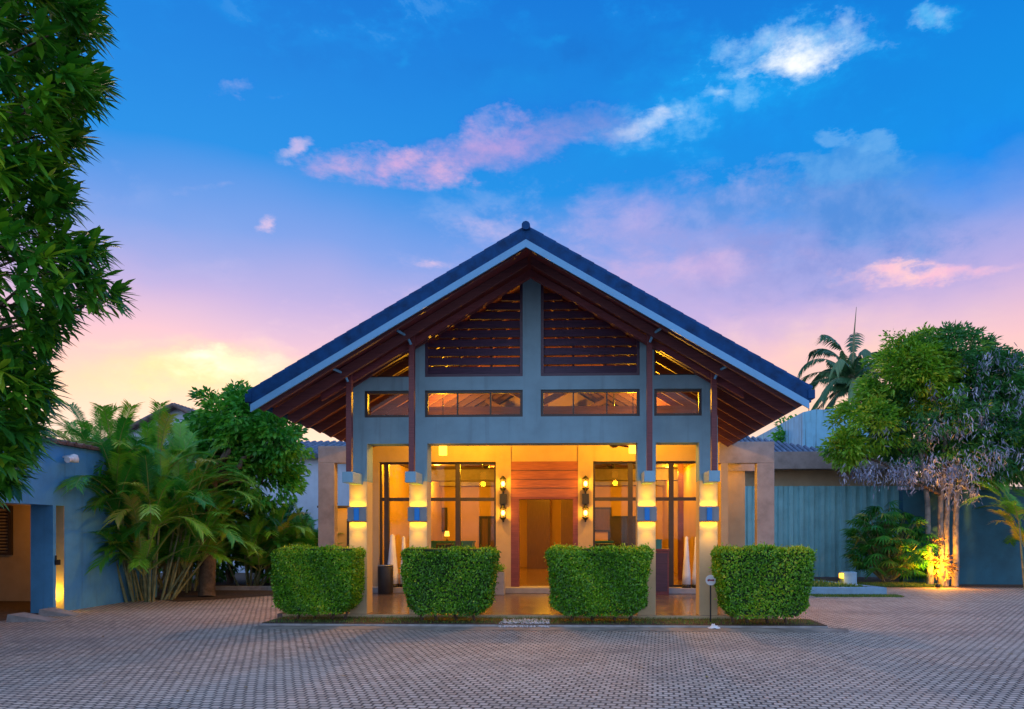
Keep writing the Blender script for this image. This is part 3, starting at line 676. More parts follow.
def sconce(px, label):
    Y = YF - .03; c = at(px, 498, Y); x = c.x
    t = thing('wall_sconce', (x, Y, c.z), label, 'sconce', 'black caged sconces beside the entrance')
    m = MB(); m.box(x - .08, x + .08, Y - .12, Y - .002, Z(504, Y), Z(494, Y)); m.build('back_box', MT['black'], t)
    m = MB(); m.box(x - .02, x + .02, Y - .05, Y - .002, Z(522, Y), Z(477, Y)); m.build('stem', MT['black'], t)
    for py in (484, 513):
        z = Z(py, Y)
        m = MB(); m.lathe((x, Y - .11, z), [(.001, .19), (.02, .18), (.085, .11), (.085, .1), (.001, .10)], 14); m.lathe((x, Y - .11, z), [(.001, -.10), (.085, -.10), (.085, -.11), (.02, -.18), (.001, -.19)], 14); m.build('shade', MT['black'], t)
        m = MB(); m.lathe((x, Y - .11, z), [(.001, -.06), (.03, -.05), (.045, 0), (.03, .05), (.001, .06)], 12); m.build('bulb', MT['bulb'], t)
        m = MB()
        for k in range(4):
            a = math.pi / 4 + k * math.pi / 2; m.tube([(x + .08 * math.cos(a), Y - .11 + .08 * math.sin(a), z - .1), (x + .08 * math.cos(a), Y - .11 + .08 * math.sin(a), z + .1)], .005, 5)
        m.build('cage', MT['black'], t)
        light('POINT', (x, Y - .24, z), 9, t, (1, .45, .02), .05)
sconce(503.5, 'black double sconce with two glowing bulbs on the left of the entrance door'); sconce(585.5, 'black double sconce with two glowing bulbs on the right of the entrance door')
def pendant(px, py, label):
    Y = 13.6; c = at(px, py, Y)
    t = thing('pendant_lantern', (c.x, Y, c.z - .12), label, 'lantern', 'glass lanterns hanging in the porch')
    m = MB(); m.tube([(c.x, Y, c.z + .1), (c.x, Y, roof_z(c.x, .25))], .008, 6); m.build('chain', MT['black'], t)
    m = MB(); m.lathe(c, [(.001, .13), (.03, .12), (.09, .085), (.09, .075), (.001, .075)], 16); m.build('cap', MT['frame'], t)
    m = MB(); m.lathe(c, [(.08, .075), (.08, -.10), (.001, -.10)], 16); m.build('lamp_glass', MT['shade'], t)
    light('POINT', c + Vector((0, 0, -.25)), 22, t, WARM, .08); light('POINT', c + Vector((0, 0, .35)), 36, t, WARM, .06)
pendant(443, 450, 'glowing amber lantern under the lintel left of the entrance'); pendant(633, 448, 'glowing amber lantern under the lintel right of the entrance')
def downlight(px, py, Y, z, e, label, grp='small round downlights'):
    x = at(px, py, Y).x
    t = thing('downlight', (x, Y, z), label, 'downlight', grp)
    m = MB(); m.lathe((x, Y, z), [(.11, 0), (.11, -.025), (.08, -.03)], 16); m.build('rim', MT['white'], t)
    m = MB(); m.lathe((x, Y, z), [(.08, -.028), (.001, -.04)], 16); m.build('lamp_disc', MT['downlight'], t)
    light('POINT', (x, Y, z - .2), e * 1.15, t, WARM, .06)
downlight(437, 477, 19.3, zc, 60, 'ceiling downlight seen through the upper left window, leftmost of the pair')
downlight(450, 479, 24.0, zc, 60, 'ceiling downlight seen through the upper left window, rightmost of the pair')
downlight(495, 470, 18.6, zc, 45, 'bright ceiling downlight in the lobby just left of the left sconce')
downlight(608, 482, 22.5, zc, 75, 'ceiling downlight in the lobby seen under the ceiling fans')
downlight(663, 479, 24.2, zc, 45, 'farthest ceiling downlight of the row seen in the right bay')
downlight(669, 475, 20.2, zc, 40, 'second farthest ceiling downlight of the row seen in the right bay')
downlight(678, 469, 18.4, zc, 40, 'second nearest ceiling downlight of the row seen in the right bay')
downlight(686, 464, 17.2, zc, 30, 'nearest ceiling downlight of the row seen in the right bay')
downlight(384, 470, 17.6, zc, 30, 'ceiling downlight seen in the narrow left bay left of the column')
downlight(404, 466, 17.2, zc, 30, 'ceiling downlight seen in the narrow left bay next to the second column')
downlight(545, 480, 23, zc, 60, 'ceiling downlight over the hall behind the entrance door')
downlight(731, 466, 16.9, at(731, 463, 16.9).z + .06, 14, 'small downlight under the concrete portal frame on the right')
# warm floods lying on the tie beams, seen through the upper windows
for px, Y in ((632, 15.2), (461, 15.2)):
    x = X(px, Y); t = thing('beam_spotlight', (x, Y, 3.9), 'small glowing spotlight seen low in the %s upper window' % ('right' if px > 500 else 'left'), 'spotlight', 'spotlights in the roof space')
    m = MB(); m.box(x - .09, x + .09, Y - .05, Y + .05, 3.86, 3.93); m.build('housing', MT['black'], t); m = MB(); m.box(x - .08, x + .08, Y - .04, Y + .04, 3.931, 3.96); m.build('lamp_glass', MT['shade'], t)
    light('POINT', (x, Y, 4.25), 260, t, WARM, .05)
def fan(px, py, Y, ang, label):
    c = at(px, py, Y); t = thing('ceiling_fan', (c.x, Y, c.z), label, 'ceiling fan', 'three-bladed ceiling fans')
    ztp = zc if Y > YF else roof_z(c.x, .24)
    m = MB(); m.tube([(c.x, Y, c.z + .05), (c.x, Y, ztp)], .014, 8); m.build('rod', MT['frame'], t)
    m = MB(); m.lathe(c, [(.001, .07), (.06, .06), (.10, .02), (.10, -.03), (.05, -.07), (.001, -.075)], 18); m.build('motor', MT['frame'], t)
    for k in range(3):
        a = R(ang + 120 * k); d = Vector((math.cos(a), math.sin(a), 0)); m = MB(); m.beam(c + d * .09, c + d * .62, .11, .012, up=(0, .12, 1)); m.build('blade', MT['maroon'], t)
fan(614, 444, 14.4, 175, 'dark ceiling fan in the porch beside the right lantern')
fan(611, 466, 18.5, 20, 'upper ceiling fan seen through the right lobby window')
fan(607, 474, 21.9, 5, 'lower, farther ceiling fan seen through the right lobby window')
fan(486, 466, 18.5, 40, 'ceiling fan seen through the left lobby window')

# ------------------------------------------------------------------ THINGS IN THE PORCH AND LOBBY
x = X(385.5, 15.95); m = MB(); m.lathe((x, 15.95, FL), [(.001, .001), (.16, .001), (.17, .02), (.175, .62), (.165, .64), (.15, .64), (.15, .5), (.001, .5)], 28)
t = thing('litter_bin', (x, 15.95, FL), 'black cylindrical litter bin on the porch floor left of the second column', 'bin'); b = m.build('body', MT['black'], t)
m = MB(); m.lathe((x, 15.95, FL), [(.155, .645), (.178, .645), (.178, .665), (.155, .665)], 28); m.build('rim', MT['steel'], t)
t = thing('lectern', (X(663, 16.0), 16.0, FL), 'dark red timber host stand on the porch behind the third column', 'lectern')
x0, x1 = X(653, 15.9), X(669, 15.9)
m = MB(); m.box(x0, x1, 15.9, 16.2, FL, 1.10); m.build('body', MT['maroon'], t, bevel=.006); m = MB(); m.box(x0 - .02, x1 + .02, 15.87, 16.22, 1.10, 1.14); m.build('top', MT['maroon'], t)
m = MB(); m.box(x0 + .04, x1 - .04, 15.89, 15.898, FL + .08, 1.04); m.build('front_panel', MT['slat'], t)
t = thing('document_box', (X(658, 16), 16.0, 1.14), 'small blue box lying on top of the dark red host stand', 'box')
m = MB(); m.box(X(656, 16), X(661.5, 16), 15.95, 16.1, 1.14, 1.34); m.build('case', MT['teal'], t, bevel=.005); m = MB(); m.box(X(656, 16) - .005, X(661.5, 16) + .005, 15.945, 16.105, 1.34, 1.355); m.build('lid', MT['teal'], t)
for a, b, base_px, pt, lab in ((386, 399, 0, 534, 'white tapering sail-shaped ornament behind the left bay glass, beside the bin'), (399.5, 408, 1, 536, 'white tapering sail-shaped ornament half hidden by the second column'),
                               (682, 691, 1, 536, 'white tapering sail-shaped ornament behind the right bay glass'), (692, 701, 0, 536, 'white tapering sail-shaped ornament half hidden by the rightmost column')):
    Y = 16.34; xa, xb = X(a, Y), X(b, Y); zt_ = Z(pt, Y); w = xb - xa
    t = thing('sail_ornament', ((xa + xb) / 2, Y, zf), lab, 'ornament', 'white sail ornaments')
    c = (xa + xb) / 2
    m = MB(); m.lathe((c, Y, zf), [(.001, .08), (w * .5, .08), (w * .46, .3), (w * .3, (zt_ - zf) * .6), (w * .17, zt_ - zf - .03), (.001, zt_ - zf)], 8); m.build('body', MT['white'], t)
    m = MB(); m.lathe((c, Y, zf), [(.001, 0), (w * .5, 0), (w * .5, .075), (.001, .078)], 16); m.build('base', MT['black'], t)
for a, b, lab in ((429, 472, 'teal reception counter seen over the second hedge'), (590, 613, 'teal counter seen through the right lobby window over the third hedge')):
    Y = 22; x0, x1 = X(a, Y), X(b, Y); t = thing('reception_counter', ((x0 + x1) / 2, Y, zf), lab, 'counter')
    m = MB(); m.box(x0, x1, Y, Y + .6, zf, 1.20); m.build('body', MT['teal'], t); m = MB(); m.box(x0 - .03, x1 + .03, Y - .04, Y + .63, 1.20, 1.25); m.build('counter_top', MT['teal'], t)
x = X(447, 22.2); t = thing('table_lamp', (x, 22.2, 1.25), 'small glowing lamp on the teal reception counter', 'table lamp')
m = MB(); m.lathe((x, 22.2, 1.25), [(.001, .0), (.07, 0), (.02, .03), (.02, .15), (.001, .15)], 12); m.build('base', MT['frame'], t); m = MB(); m.lathe((x, 22.2, 1.4), [(.08, 0), (.06, .16), (.001, .16)], 12); m.build('lamp_shade', MT['shade'], t)
# dark armchairs behind the right window
for px, lab in ((621, 'dark armchair in the lobby near the inner door'),):
    x = X(px, 23); t = thing('armchair', (x, 23, zf), lab, 'armchair')
    m = MB(); m.box(x - .4, x + .4, 22.8, 23.4, zf + .12, zf + .42); m.build('seat', MT['black'], t, bevel=.03); m = MB(); m.box(x - .4, x + .4, 23.4, 23.55, zf + .12, zf + .95); m.build('backrest', MT['black'], t, bevel=.03)
    for s in (-1, 1):
        m = MB(); m.box(x + s * .4, x + s * .52, 22.8, 23.5, zf, zf + .62); m.build('armrest', MT['black'], t, bevel=.03)
# lobby seating and framed pictures
for px, Y, lab in ((444, 18.6, 'low dark armchair just inside the left lobby window'), (604, 18.8, 'low dark armchair just inside the right lobby window')):
    x = X(px, Y); t = thing('armchair', (x, Y, zf), lab, 'armchair', 'armchairs in the lobby')
    m = MB(); m.box(x - .34, x + .34, Y, Y + .6, zf + .14, zf + .42); m.build('seat', MT['teal'], t, bevel=.03); m = MB(); m.box(x - .34, x + .34, Y + .6, Y + .74, zf + .14, zf + .98); m.build('backrest', MT['black'], t, bevel=.03)
    for s in (-1, 1):
        m = MB(); m.box(x + s * .34, x + s * .45, Y, Y + .7, zf, zf + .64); m.build('armrest', MT['black'], t, bevel=.03)
for px, w_, lab in ((438, .34, 'tall dark framed picture on the lobby back wall, left window'), (598, .5, 'dark framed picture on the lobby back wall, right window')):
    x = X(px, 25.9); t = thing('framed_picture', (x, 25.95, 1.6), lab, 'picture', 'framed pictures in the lobby')
    m = MB(); m.box(x - w_, x + w_, 25.93, 25.99, 1.55, 2.45); m.build('frame', MT['frame'], t); m = MB(); m.box(x - w_ + .07, x + w_ - .07, 25.915, 25.929, 1.62, 2.38); m.build('canvas', MT['panelwood'], t)
# planter box beside the door
x = X(499, 15.9); t = thing('planter_box', (x, 15.9, FL), 'square grey planter standing left of the entrance door', 'planter')
m = MB(); m.box(x - .13, x + .13, 15.78, 16.04, FL, .62); m.build('pot', MT['stepstone'], t, bevel=.01); m = MB(); m.box(x - .11, x + .11, 15.8, 16.02, .62, .63); m.build('soil', MT['soil'], t)
n = 150; P = np.column_stack([RNG.normal(x, .06, n), RNG.normal(15.9, .06, n), RNG.uniform(.62, .75, n)]); D = rand_dirs(n); D[:, 2] = abs(D[:, 2]); leaves('foliage', MT['broadleaf'], P, D, .09, .03, t)
# round sign on a pole
Y = 11.5; c = at(710.5, 580, Y); t = thing('round_sign', (c.x, Y, .008), 'small round white sign with a dark red mark on a thin black pole', 'sign')
m = MB(); m.tube([(c.x, Y, .0), (c.x, Y, c.z + .03)], .013, 8); m.build('pole', MT['black'], t)
def disc(mb, c, r, y0, y1, n=28):
    mb.prism([(c.x + r * math.cos(2 * math.pi * k / n), c.z + r * math.sin(2 * math.pi * k / n)) for k in range(n)], y0, y1)
m = MB(); disc(m, c, .085, Y - .03, Y - .018); pl = m.build('plate', MT['white'], t)
redm = mat('dark_red_print', (.30, .02, .05), .5, .05, 8, 0)
m = MB(); m.box(c.x - .055, c.x + .035, Y - .033, Y - .031, c.z - .011, c.z + .011)
m.prism([(c.x + .03, c.z - .022), (c.x + .06, c.z), (c.x + .03, c.z + .022)], Y - .0345, Y - .0335)
m.prism([(c.x - .052, c.z - .02), (c.x - .036, c.z - .02), (c.x - .02, c.z + .02), (c.x - .036, c.z + .02)], Y - .0345, Y - .0335)
m.build('arrow_mark', redm, pl)
# crumpled white sheet on the pavement
c = at(714, 629, 11.0); c.z = .01
m = MB(); vs = []; fs = []; nn = 9
for i in range(nn):
    for j in range(nn):
        u, v = i / (nn - 1) - .5, j / (nn - 1) - .5; r = max(0, 1 - 2.2 * (u * u + v * v) ** .5)
        vs.append((c.x + u * .17 + random.uniform(-.012, .012), c.y + v * .15 + random.uniform(-.01, .01), .014 + (random.uniform(.3, 1) * .10 * (r + .15))))
for i in range(nn - 1):
    for j in range(nn - 1): fs.append((i * nn + j, (i + 1) * nn + j, (i + 1) * nn + j + 1, i * nn + j + 1))
m.add(vs, fs); o = m.build('crumpled_paper', MT['paper'], loc=(c.x, c.y, 0)); o.modifiers.new('thick', 'SOLIDIFY').thickness = .004
tag(o, 'crumpled white paper lying on the paving by the round sign', 'paper')

# ------------------------------------------------------------------ HEDGES
def hedge_thing(label, hw=0, hh=0, tb=0):
    a, b, h, d = .80, .62, 1.155 + hh, .36; ph = RNG.uniform(0, 6)
    t = thing('clipped_hedge', (0, 0, .04), label, 'hedge', 'clipped box hedges in front of the porch'); LOC[t.name] = Vector((0, 0, .0)); 
    n = 24000; P = np.zeros((n, 3)); Nn = np.zeros((n, 3))
    for i in range(n):
        f = RNG.random()
        if f < .18: x, y, z, nr = RNG.uniform(-1, 1), RNG.uniform(-1, 1), 1.0, (0, 0, 1)
        elif f < .58: x, y, z, nr = RNG.uniform(-1, 1), -1, RNG.random(), (0, -1, 0)
        elif f < .76: x, y, z, nr = RNG.uniform(-1, 1), 1, RNG.random(), (0, 1, 0)
        elif f < .88: x, y, z, nr = -1, RNG.uniform(-1, 1), RNG.random(), (-1, 0, 0)
        else: x, y, z, nr = 1, RNG.uniform(-1, 1), RNG.random(), (1, 0, 0)
        wv = b + (a - b) * min(1, z * 1.02) ** .5
        # round the edges
        r = .10; X_ = x * wv; Y_ = y * d * (.86 + .14 * z); Z_ = .10 + z * (h - .10)
        if z < .14: k_ = 1 - (.14 - z) * 1.6; X_ *= k_; Y_ *= k_
        q = Vector((X_, Y_, Z_)); cc = Vector((max(-wv + r, min(wv - r, X_)), max(-d + r, min(d - r, Y_)), min(h - r, Z_)))
        dv = q - cc
        if dv.length > r: q = cc + dv.normalized() * r
        nr = Vector(nr) + dv * 5
        bump = .016 * math.sin(X_ * 9 + z * 5 + ph) + .012 * math.sin(X_ * 4 + Z_ * 7 + ph * 2) + .010 * math.sin(X_ * 23 + Z_ * 19) + RNG.normal() * .007 - abs(RNG.normal()) * .016
        if RNG.random() < .025: bump += RNG.uniform(.02, .07)
        q = q + Vector(nr).normalized() * bump
        P[i] = q; Nn[i] = nr
    Nn /= np.linalg.norm(Nn, axis=1, keepdims=True)
    D = Nn * .55 + rand_dirs(n) * .9; D[:, 2] += .05
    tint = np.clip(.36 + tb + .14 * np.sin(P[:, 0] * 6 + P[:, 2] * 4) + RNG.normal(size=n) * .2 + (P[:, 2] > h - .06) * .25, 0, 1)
    P[:, 2] += .04
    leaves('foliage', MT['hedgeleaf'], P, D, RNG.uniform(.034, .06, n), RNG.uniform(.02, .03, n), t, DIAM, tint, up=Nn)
    m = MB(); vs = []
    for (zz, k) in ((.14, .84), (.3, .92), (1.16, .98)):
        wv = (b + (a - b) * min(1, zz / 1.2) ** .5 - .05) * k; dd = (d - .05) * k
        vs += [(-wv, -dd, zz + .04), (wv, -dd, zz + .04), (wv, dd, zz + .04), (-wv, dd, zz + .04)]
    m.add(vs, [(3, 2, 1, 0), (8, 9, 10, 11)] + [(r * 4 + i, r * 4 + (i + 1) % 4, r * 4 + 4 + (i + 1) % 4, r * 4 + 4 + i) for r in range(2) for i in range(4)])
    m.build('inner_twigs', MT['twig'], t)
    for sx in (-.42, -.1, .25, .5):
        m = MB(); m.tube([(sx, 0, .03), (sx + .03, .02, .12), (sx - .02, 0, .3)], [.03, .022, .018], 7); m.build('stem', MT['bark'], t)
    return t
hl = ['clipped hedge farthest left, in front of the leftmost column', 'clipped hedge between the second column and the entrance', 'clipped hedge right of the entrance, in front of the third column', 'clipped hedge farthest right, behind the round sign']
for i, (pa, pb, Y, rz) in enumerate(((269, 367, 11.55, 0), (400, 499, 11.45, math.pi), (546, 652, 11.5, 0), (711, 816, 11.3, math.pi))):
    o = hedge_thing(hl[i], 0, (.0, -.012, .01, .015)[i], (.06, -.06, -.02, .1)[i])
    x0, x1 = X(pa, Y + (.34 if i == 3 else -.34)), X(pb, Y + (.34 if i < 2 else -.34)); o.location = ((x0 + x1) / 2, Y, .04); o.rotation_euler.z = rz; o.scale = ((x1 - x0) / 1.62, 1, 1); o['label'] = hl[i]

# ------------------------------------------------------------------ grass, pebbles, litter
def blades(name, n, xs, ys, z, h=.05, lab=None, cat='grass', w=.006):
    P = np.column_stack([RNG.uniform(xs[0], xs[1], n), RNG.uniform(ys[0], ys[1], n), np.full(n, z)])
    D = rand_dirs(n) * .6; D[:, 2] = 1
    o = leaves(name, MT['grass'], P, D, RNG.uniform(.4, 1.3, n) * h, w, None, STRIP); tag(o, lab, cat, kind='stuff'); return o
blades('grass', 6000, (p0, p1), (11.19, 11.95), .045, .045, 'short grass growing in the strip under the hedges')
P = []; 
xa, xb = X(500, 11.3), X(549, 11.3)
m = MB()
for k in range(420):
    x = random.uniform(xa, xb); y = random.uniform(11.0, 11.75); r = random.uniform(.012, .026); z0 = (.045 if y > 11.18 else .012) + r * .4
    c = Vector((x, y, z0)); vs = [c + Vector((random.uniform(.7, 1.1) * r * a, random.uniform(.7, 1.1) * r * b, random.uniform(.5, .8) * r * d)) for a, b, d in ((1, 0, 0), (0, 1, 0), (-1, 0, 0), (0, -1, 0), (0, 0, 1), (0, 0, -1))]
    m.add(vs, [(0, 1, 4), (1, 2, 4), (2, 3, 4), (3, 0, 4), (1, 0, 5), (2, 1, 5), (3, 2, 5), (0, 3, 5)], True)
tag(m.build('pebbles', MT['pebble']), 'white pebbles scattered between the two middle hedges', 'pebbles', kind='stuff')
n = 520; P = np.column_stack([RNG.uniform(-9.5, 5.5, n), RNG.uniform(5, 19, n), np.full(n, .012)])
keep = (P[:, 0] < -5) & (P[:, 1] > 13) | (RNG.random(n) < .22); P = P[keep]; keep = ~((P[:, 0] > X(362, YF)) & (P[:, 0] < 4) & (P[:, 1] > 11.1)); P = P[keep]
n = len(P); D = rand_dirs(n); D[:, 2] *= .12; o = leaves('fallen_leaves', MT['litter'], P, D, RNG.uniform(.04, .09, n), .03, None, DIAM, up=np.tile((0, 0, 1.), (n, 1)))
tag(o, 'dry leaves fallen on the paving', 'leaves', kind='stuff')

g = MB(); pts = [(-9.7, 15.6), (-8.6, 14.9), (-7.9, 15.6), (-7.1, 16.6), (-6.6, 17.85), (-9.7, 17.95)]
g.add([(x_, y_, .012) for x_, y_ in pts], [(0, 1, 2, 3, 4, 5)]); tag(g.build('garden_soil', MT['soil']), kind='structure')
# ------------------------------------------------------------------ LEFT BLUE WALL
XWL = -9.75
def yat(px): # distance along the wall where the sight line meets x = XWL
    d = ray(px, 533); return d.y * XWL / d.x
ya, yb, yc = yat(53), yat(56), yat(64.5)
zt1 = 3.17; zo = 2.02
wl = thing('garden_wall', (XWL, 14, 0), 'pale blue plastered wall with tile coping, a dark doorway and a lit slot on the left', 'wall')
m = MB(); T = .43
m.box(XWL - T, XWL, 4, 16, zo, zt1); m.box(XWL - T, XWL, ya, yb, 0, zo); m.box(XWL - T, XWL, yc, 16, 0, zo); m.box(XWL - T, XWL, 4, yat(-70), 0, zo)
m.build('wall', MT['bluewall'], wl)
m = MB()
y = 4
while y < 15.9:
    m.beam((XWL - T - .06, y + .11, zt1 + .03), (XWL + .08, y + .11, zt1 + .03), .21, .05, up=(.0, 0, 1)); m.tube([(XWL - T - .06, y, zt1 + .06), (XWL + .09, y, zt1 + .05)], .045, 8); y += .22
m.build('tile_coping', mat('terracotta', (.20, .11, .09), .7, .3, 8, .3), wl)
# room behind the doorway
m = MB(); m.box(XWL - 4.2, XWL - T - .01, 15.0, 15.2, 0, 2.6); m.box(XWL - 4.2, XWL - 4.0, 4, 14.99, 0, 2.6); m.box(XWL - 3.99, XWL - T - .01, 4, 14.99, 2.3, 2.4); m.build('passage_wall', MT['tanwall'], wl)
m = MB(); m.box(XWL - .38, XWL - .30, yb - .0, yc + .0, .0, zo - .003); m.box(XWL - .299, XWL - .004, yc - .014, yc - .002, 0, zo - .003); m.build('slot_backing', MT['tanwall'], wl)
sx0, sx1, sz0, sz1 = X(-28, 14.95), X(11.5, 14.95), Z(555, 14.95, 5), Z(506, 14.95, 5)
t = thing('slatted_shutter', ((sx0 + sx1) / 2, 14.97, sz0), 'dark slatted shutter on the orange passage wall inside the left doorway', 'shutter')
m = MB(); m.box(sx0, sx1, 14.93, 14.998, sz0, sz0 + .06); m.box(sx0, sx1, 14.93, 14.998, sz1 - .06, sz1); m.box(sx0, sx0 + .07, 14.93, 14.998, sz0 + .06, sz1 - .06); m.box(sx1 - .07, sx1, 14.93, 14.998, sz0 + .06, sz1 - .06); m.build('frame', MT['frame'], t)
m = MB(); z = sz0 + .1
while z < sz1 - .08: m.beam((sx0 + .07, 14.97, z), (sx1 - .07, 14.97, z), .05, .012, up=(0, .6, 1)); z += .07
m.build('slats', MT['frame'], t)
light('POINT', (XWL - 1.3, 14.0, 1.7), 18, wl, (1, .40, .05), .1)
lt = thing('slot_lamp', (XWL - .22, (yb + yc) / 2, .03), 'small warm floor lamp hidden at the foot of the lit wall slot', 'lamp')
m = MB(); m.box(XWL - .22, XWL - .16, (yb + yc) / 2 - .05, (yb + yc) / 2 + .05, .0, .05); m.build('housing', MT['black'], lt)
m = MB(); m.box(XWL - .215, XWL - .165, (yb + yc) / 2 - .045, (yb + yc) / 2 + .045, .051, .06); m.build('lens', MT['shade'], lt)
light('SPOT', (XWL - .13, (yb + yc) / 2, .12), 40, lt, (1, .5, .03), .03, (R(180 - 0), R(-8), 0), 100, 1); light('POINT', (XWL - .14, (yb + yc) / 2, .35), 6, lt, (1, .5, .03), .03)
m = MB(); c = Vector((XWL + .03, yb + .02, 1.5 - (563 - 533) * yb / 700)); m.box(XWL, XWL + .05, yb - .03, yb + .05, c.z - .05, c.z + .05); m.box(XWL + .02, XWL + .04, yb - .05, yb - .03, c.z - .04, c.z + .13)
o = m.build('door_latch', MT['black'], wl)
# wall flood light / camera
c = Vector((XWL, yat(63), 1.5 + (533 - 455) * yat(63) / 700)); t = thing('security_light', c, 'small white flood light fixed high on the blue wall', 'flood light')
m = MB(); m.tube([c, c + Vector((.16, 0, .02))], .02, 8); m.build('arm', MT['white'], t)
m = MB(); m.lathe(c + Vector((.2, .02, -.06)), [(.001, -.05), (.075, -.04), (.085, .02), (.06, .1), (.001, .12)], 14); m.build('lamp_head', MT['white'], t); m = MB(); m.tube([c + Vector((.2, -.02, -.04)), c + Vector((.2, -.16, -.07))], [.05, .06], 12); m.build('lamp_hood', MT['white'], t)
# two concrete wedges (ramps) at the doorway
for pa, pb, pt, pb2, lab in ((6, 47, 617, 625, 'low grey concrete ramp slab at the left doorway, nearest of the two'), (38, 72, 610, 619, 'low grey concrete ramp slab at the foot of the lit slot')):
    yy = 1.5 * 700 / (pb2 - 533); yy2 = yy + .42; x0, x1 = at(pa, 533, yy).x, at(pb, 533, yy).x; x0 = max(x0, XWL + .06)
    m = MB(); vs = [(x0, yy, .005), (x1, yy + .1, .005), (x1 - .1, yy2, .005), (x0, yy2, .005), (x0, yy + .03, .13), (x0, yy2 - .03, .13)]
    m.add(vs, [(3, 2, 1, 0), (0, 1, 4), (1, 2, 5, 4), (2, 3, 5), (3, 0, 4, 5)]); o = m.build('ramp_slab', MT['kerb'], loc=((x0 + x1) / 2, yy, 0)); tag(o, lab, 'ramp', 'ramp slabs by the left doorway')

# ------------------------------------------------------------------ BACKGROUND BUILDINGS
def tiled_roof(mb, x0, x1, y0, z0, y1, z1, step=.3):
    """rows of half-round tiles running from the eave (y0,z0) to the ridge (y1,z1)"""
    x = x0
    while x < x1:
        mb.tube([(x, y0, z0), (x, y1, z1)], .085, 7); x += step
# white house far left of the pavilion
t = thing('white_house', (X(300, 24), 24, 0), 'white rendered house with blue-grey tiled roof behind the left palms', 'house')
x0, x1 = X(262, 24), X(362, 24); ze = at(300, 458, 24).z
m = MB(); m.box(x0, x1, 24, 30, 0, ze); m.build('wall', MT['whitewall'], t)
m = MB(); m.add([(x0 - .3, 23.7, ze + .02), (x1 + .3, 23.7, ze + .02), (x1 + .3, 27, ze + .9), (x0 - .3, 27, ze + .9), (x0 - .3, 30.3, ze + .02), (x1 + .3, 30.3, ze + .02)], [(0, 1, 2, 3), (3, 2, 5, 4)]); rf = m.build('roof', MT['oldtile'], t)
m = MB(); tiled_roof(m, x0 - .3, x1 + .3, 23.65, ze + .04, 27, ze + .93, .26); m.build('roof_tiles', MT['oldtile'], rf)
# lit annex seen through the left portal
t = thing('annex', (X(345, 19), 19, 0), 'low orange-lit annex wall seen through the left concrete portal', 'building')
m = MB(); zz = at(340, 508, 19).z; m.box(X(322, 19), X(366, 19), 19, 19.2, 0, zz); m.build('wall', MT['inner'], t); m = MB(); m.box(X(322, 19) - .1, X(366, 19), 18.9, 19.25, zz + .003, zz + .06); m.build('coping', MT['frame'], t)
m = MB(); m.box(X(347, 18.95), X(350, 18.95), 18.93, 18.995, .2, zz - .3); m.build('door_frame', MT['frame'], t)
light('POINT', (X(342, 18.2), 18.0, zz + .1), 30, t, WARM, .1)
# gabled house behind the areca palms
t = thing('gabled_house', (X(178, 26), 26, 0), 'pale gabled house whose tiled roof peak shows above the left palms', 'house')
pk = at(178, 407, 26); sl_ = .5
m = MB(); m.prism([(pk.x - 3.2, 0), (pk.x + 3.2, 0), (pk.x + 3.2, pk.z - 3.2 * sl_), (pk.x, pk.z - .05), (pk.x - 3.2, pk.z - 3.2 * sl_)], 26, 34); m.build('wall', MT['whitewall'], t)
for s in (-1, 1):
    m = MB(); xe = pk.x + s * 3.5; ze_ = pk.z - 3.5 * sl_ + .02
    y = 25.7
    while y < 34: m.tube([(pk.x, y, pk.z + .03), (xe, y, ze_)], .09, 7); y += .24
    m.build('roof', mat('brown_roof_tile', (.16, .12, .12), .7, .3, 6, .3) if s < 0 else bpy.data.materials['brown_roof_tile'], t)
# right: beam + corrugated screen building
YC = 23.5
t = thing('service_building', (X(830, YC), YC, 0), 'low concrete building with a long beam and blue-green corrugated screen on the right', 'building')
x0, x1 = X(742, YC), X(915, YC)
zb0, zb1_, zc_ = at(820, 470, YC).z, at(820, 453, YC).z, at(820, 486, YC).z
m = MB(); m.box(x0, x1, YC - .45, YC + .3, zb0, zb1_); m.build('beam', MT['concrete'], t, bevel=.01)
m = MB(); m.box(x0, x1, YC + .05, YC + .25, zc_, zb0 - .002); m.box(X(905, YC), x1 + 1.2, YC + .05, YC + .3, 0, zc_ - .002); m.build('wall', MT['tanwall'], t)
m = MB(); x = x0; prev = None; vs = []; fs = []; k = 0; pitch = .34
while x < X(906, YC):
    for dx, dy in ((0, 0), (.13, 0), (.17, .09), (.30, .09)):
        vs += [(x + dx, YC - dy, .05), (x + dx, YC - dy, zc_ - .004)]
    x += pitch
for i in range(len(vs) // 2 - 1): fs.append((2 * i, 2 * i + 2, 2 * i + 3, 2 * i + 1))
m.add(vs, fs); m.build('corrugated_screen', MT['corr'], t)
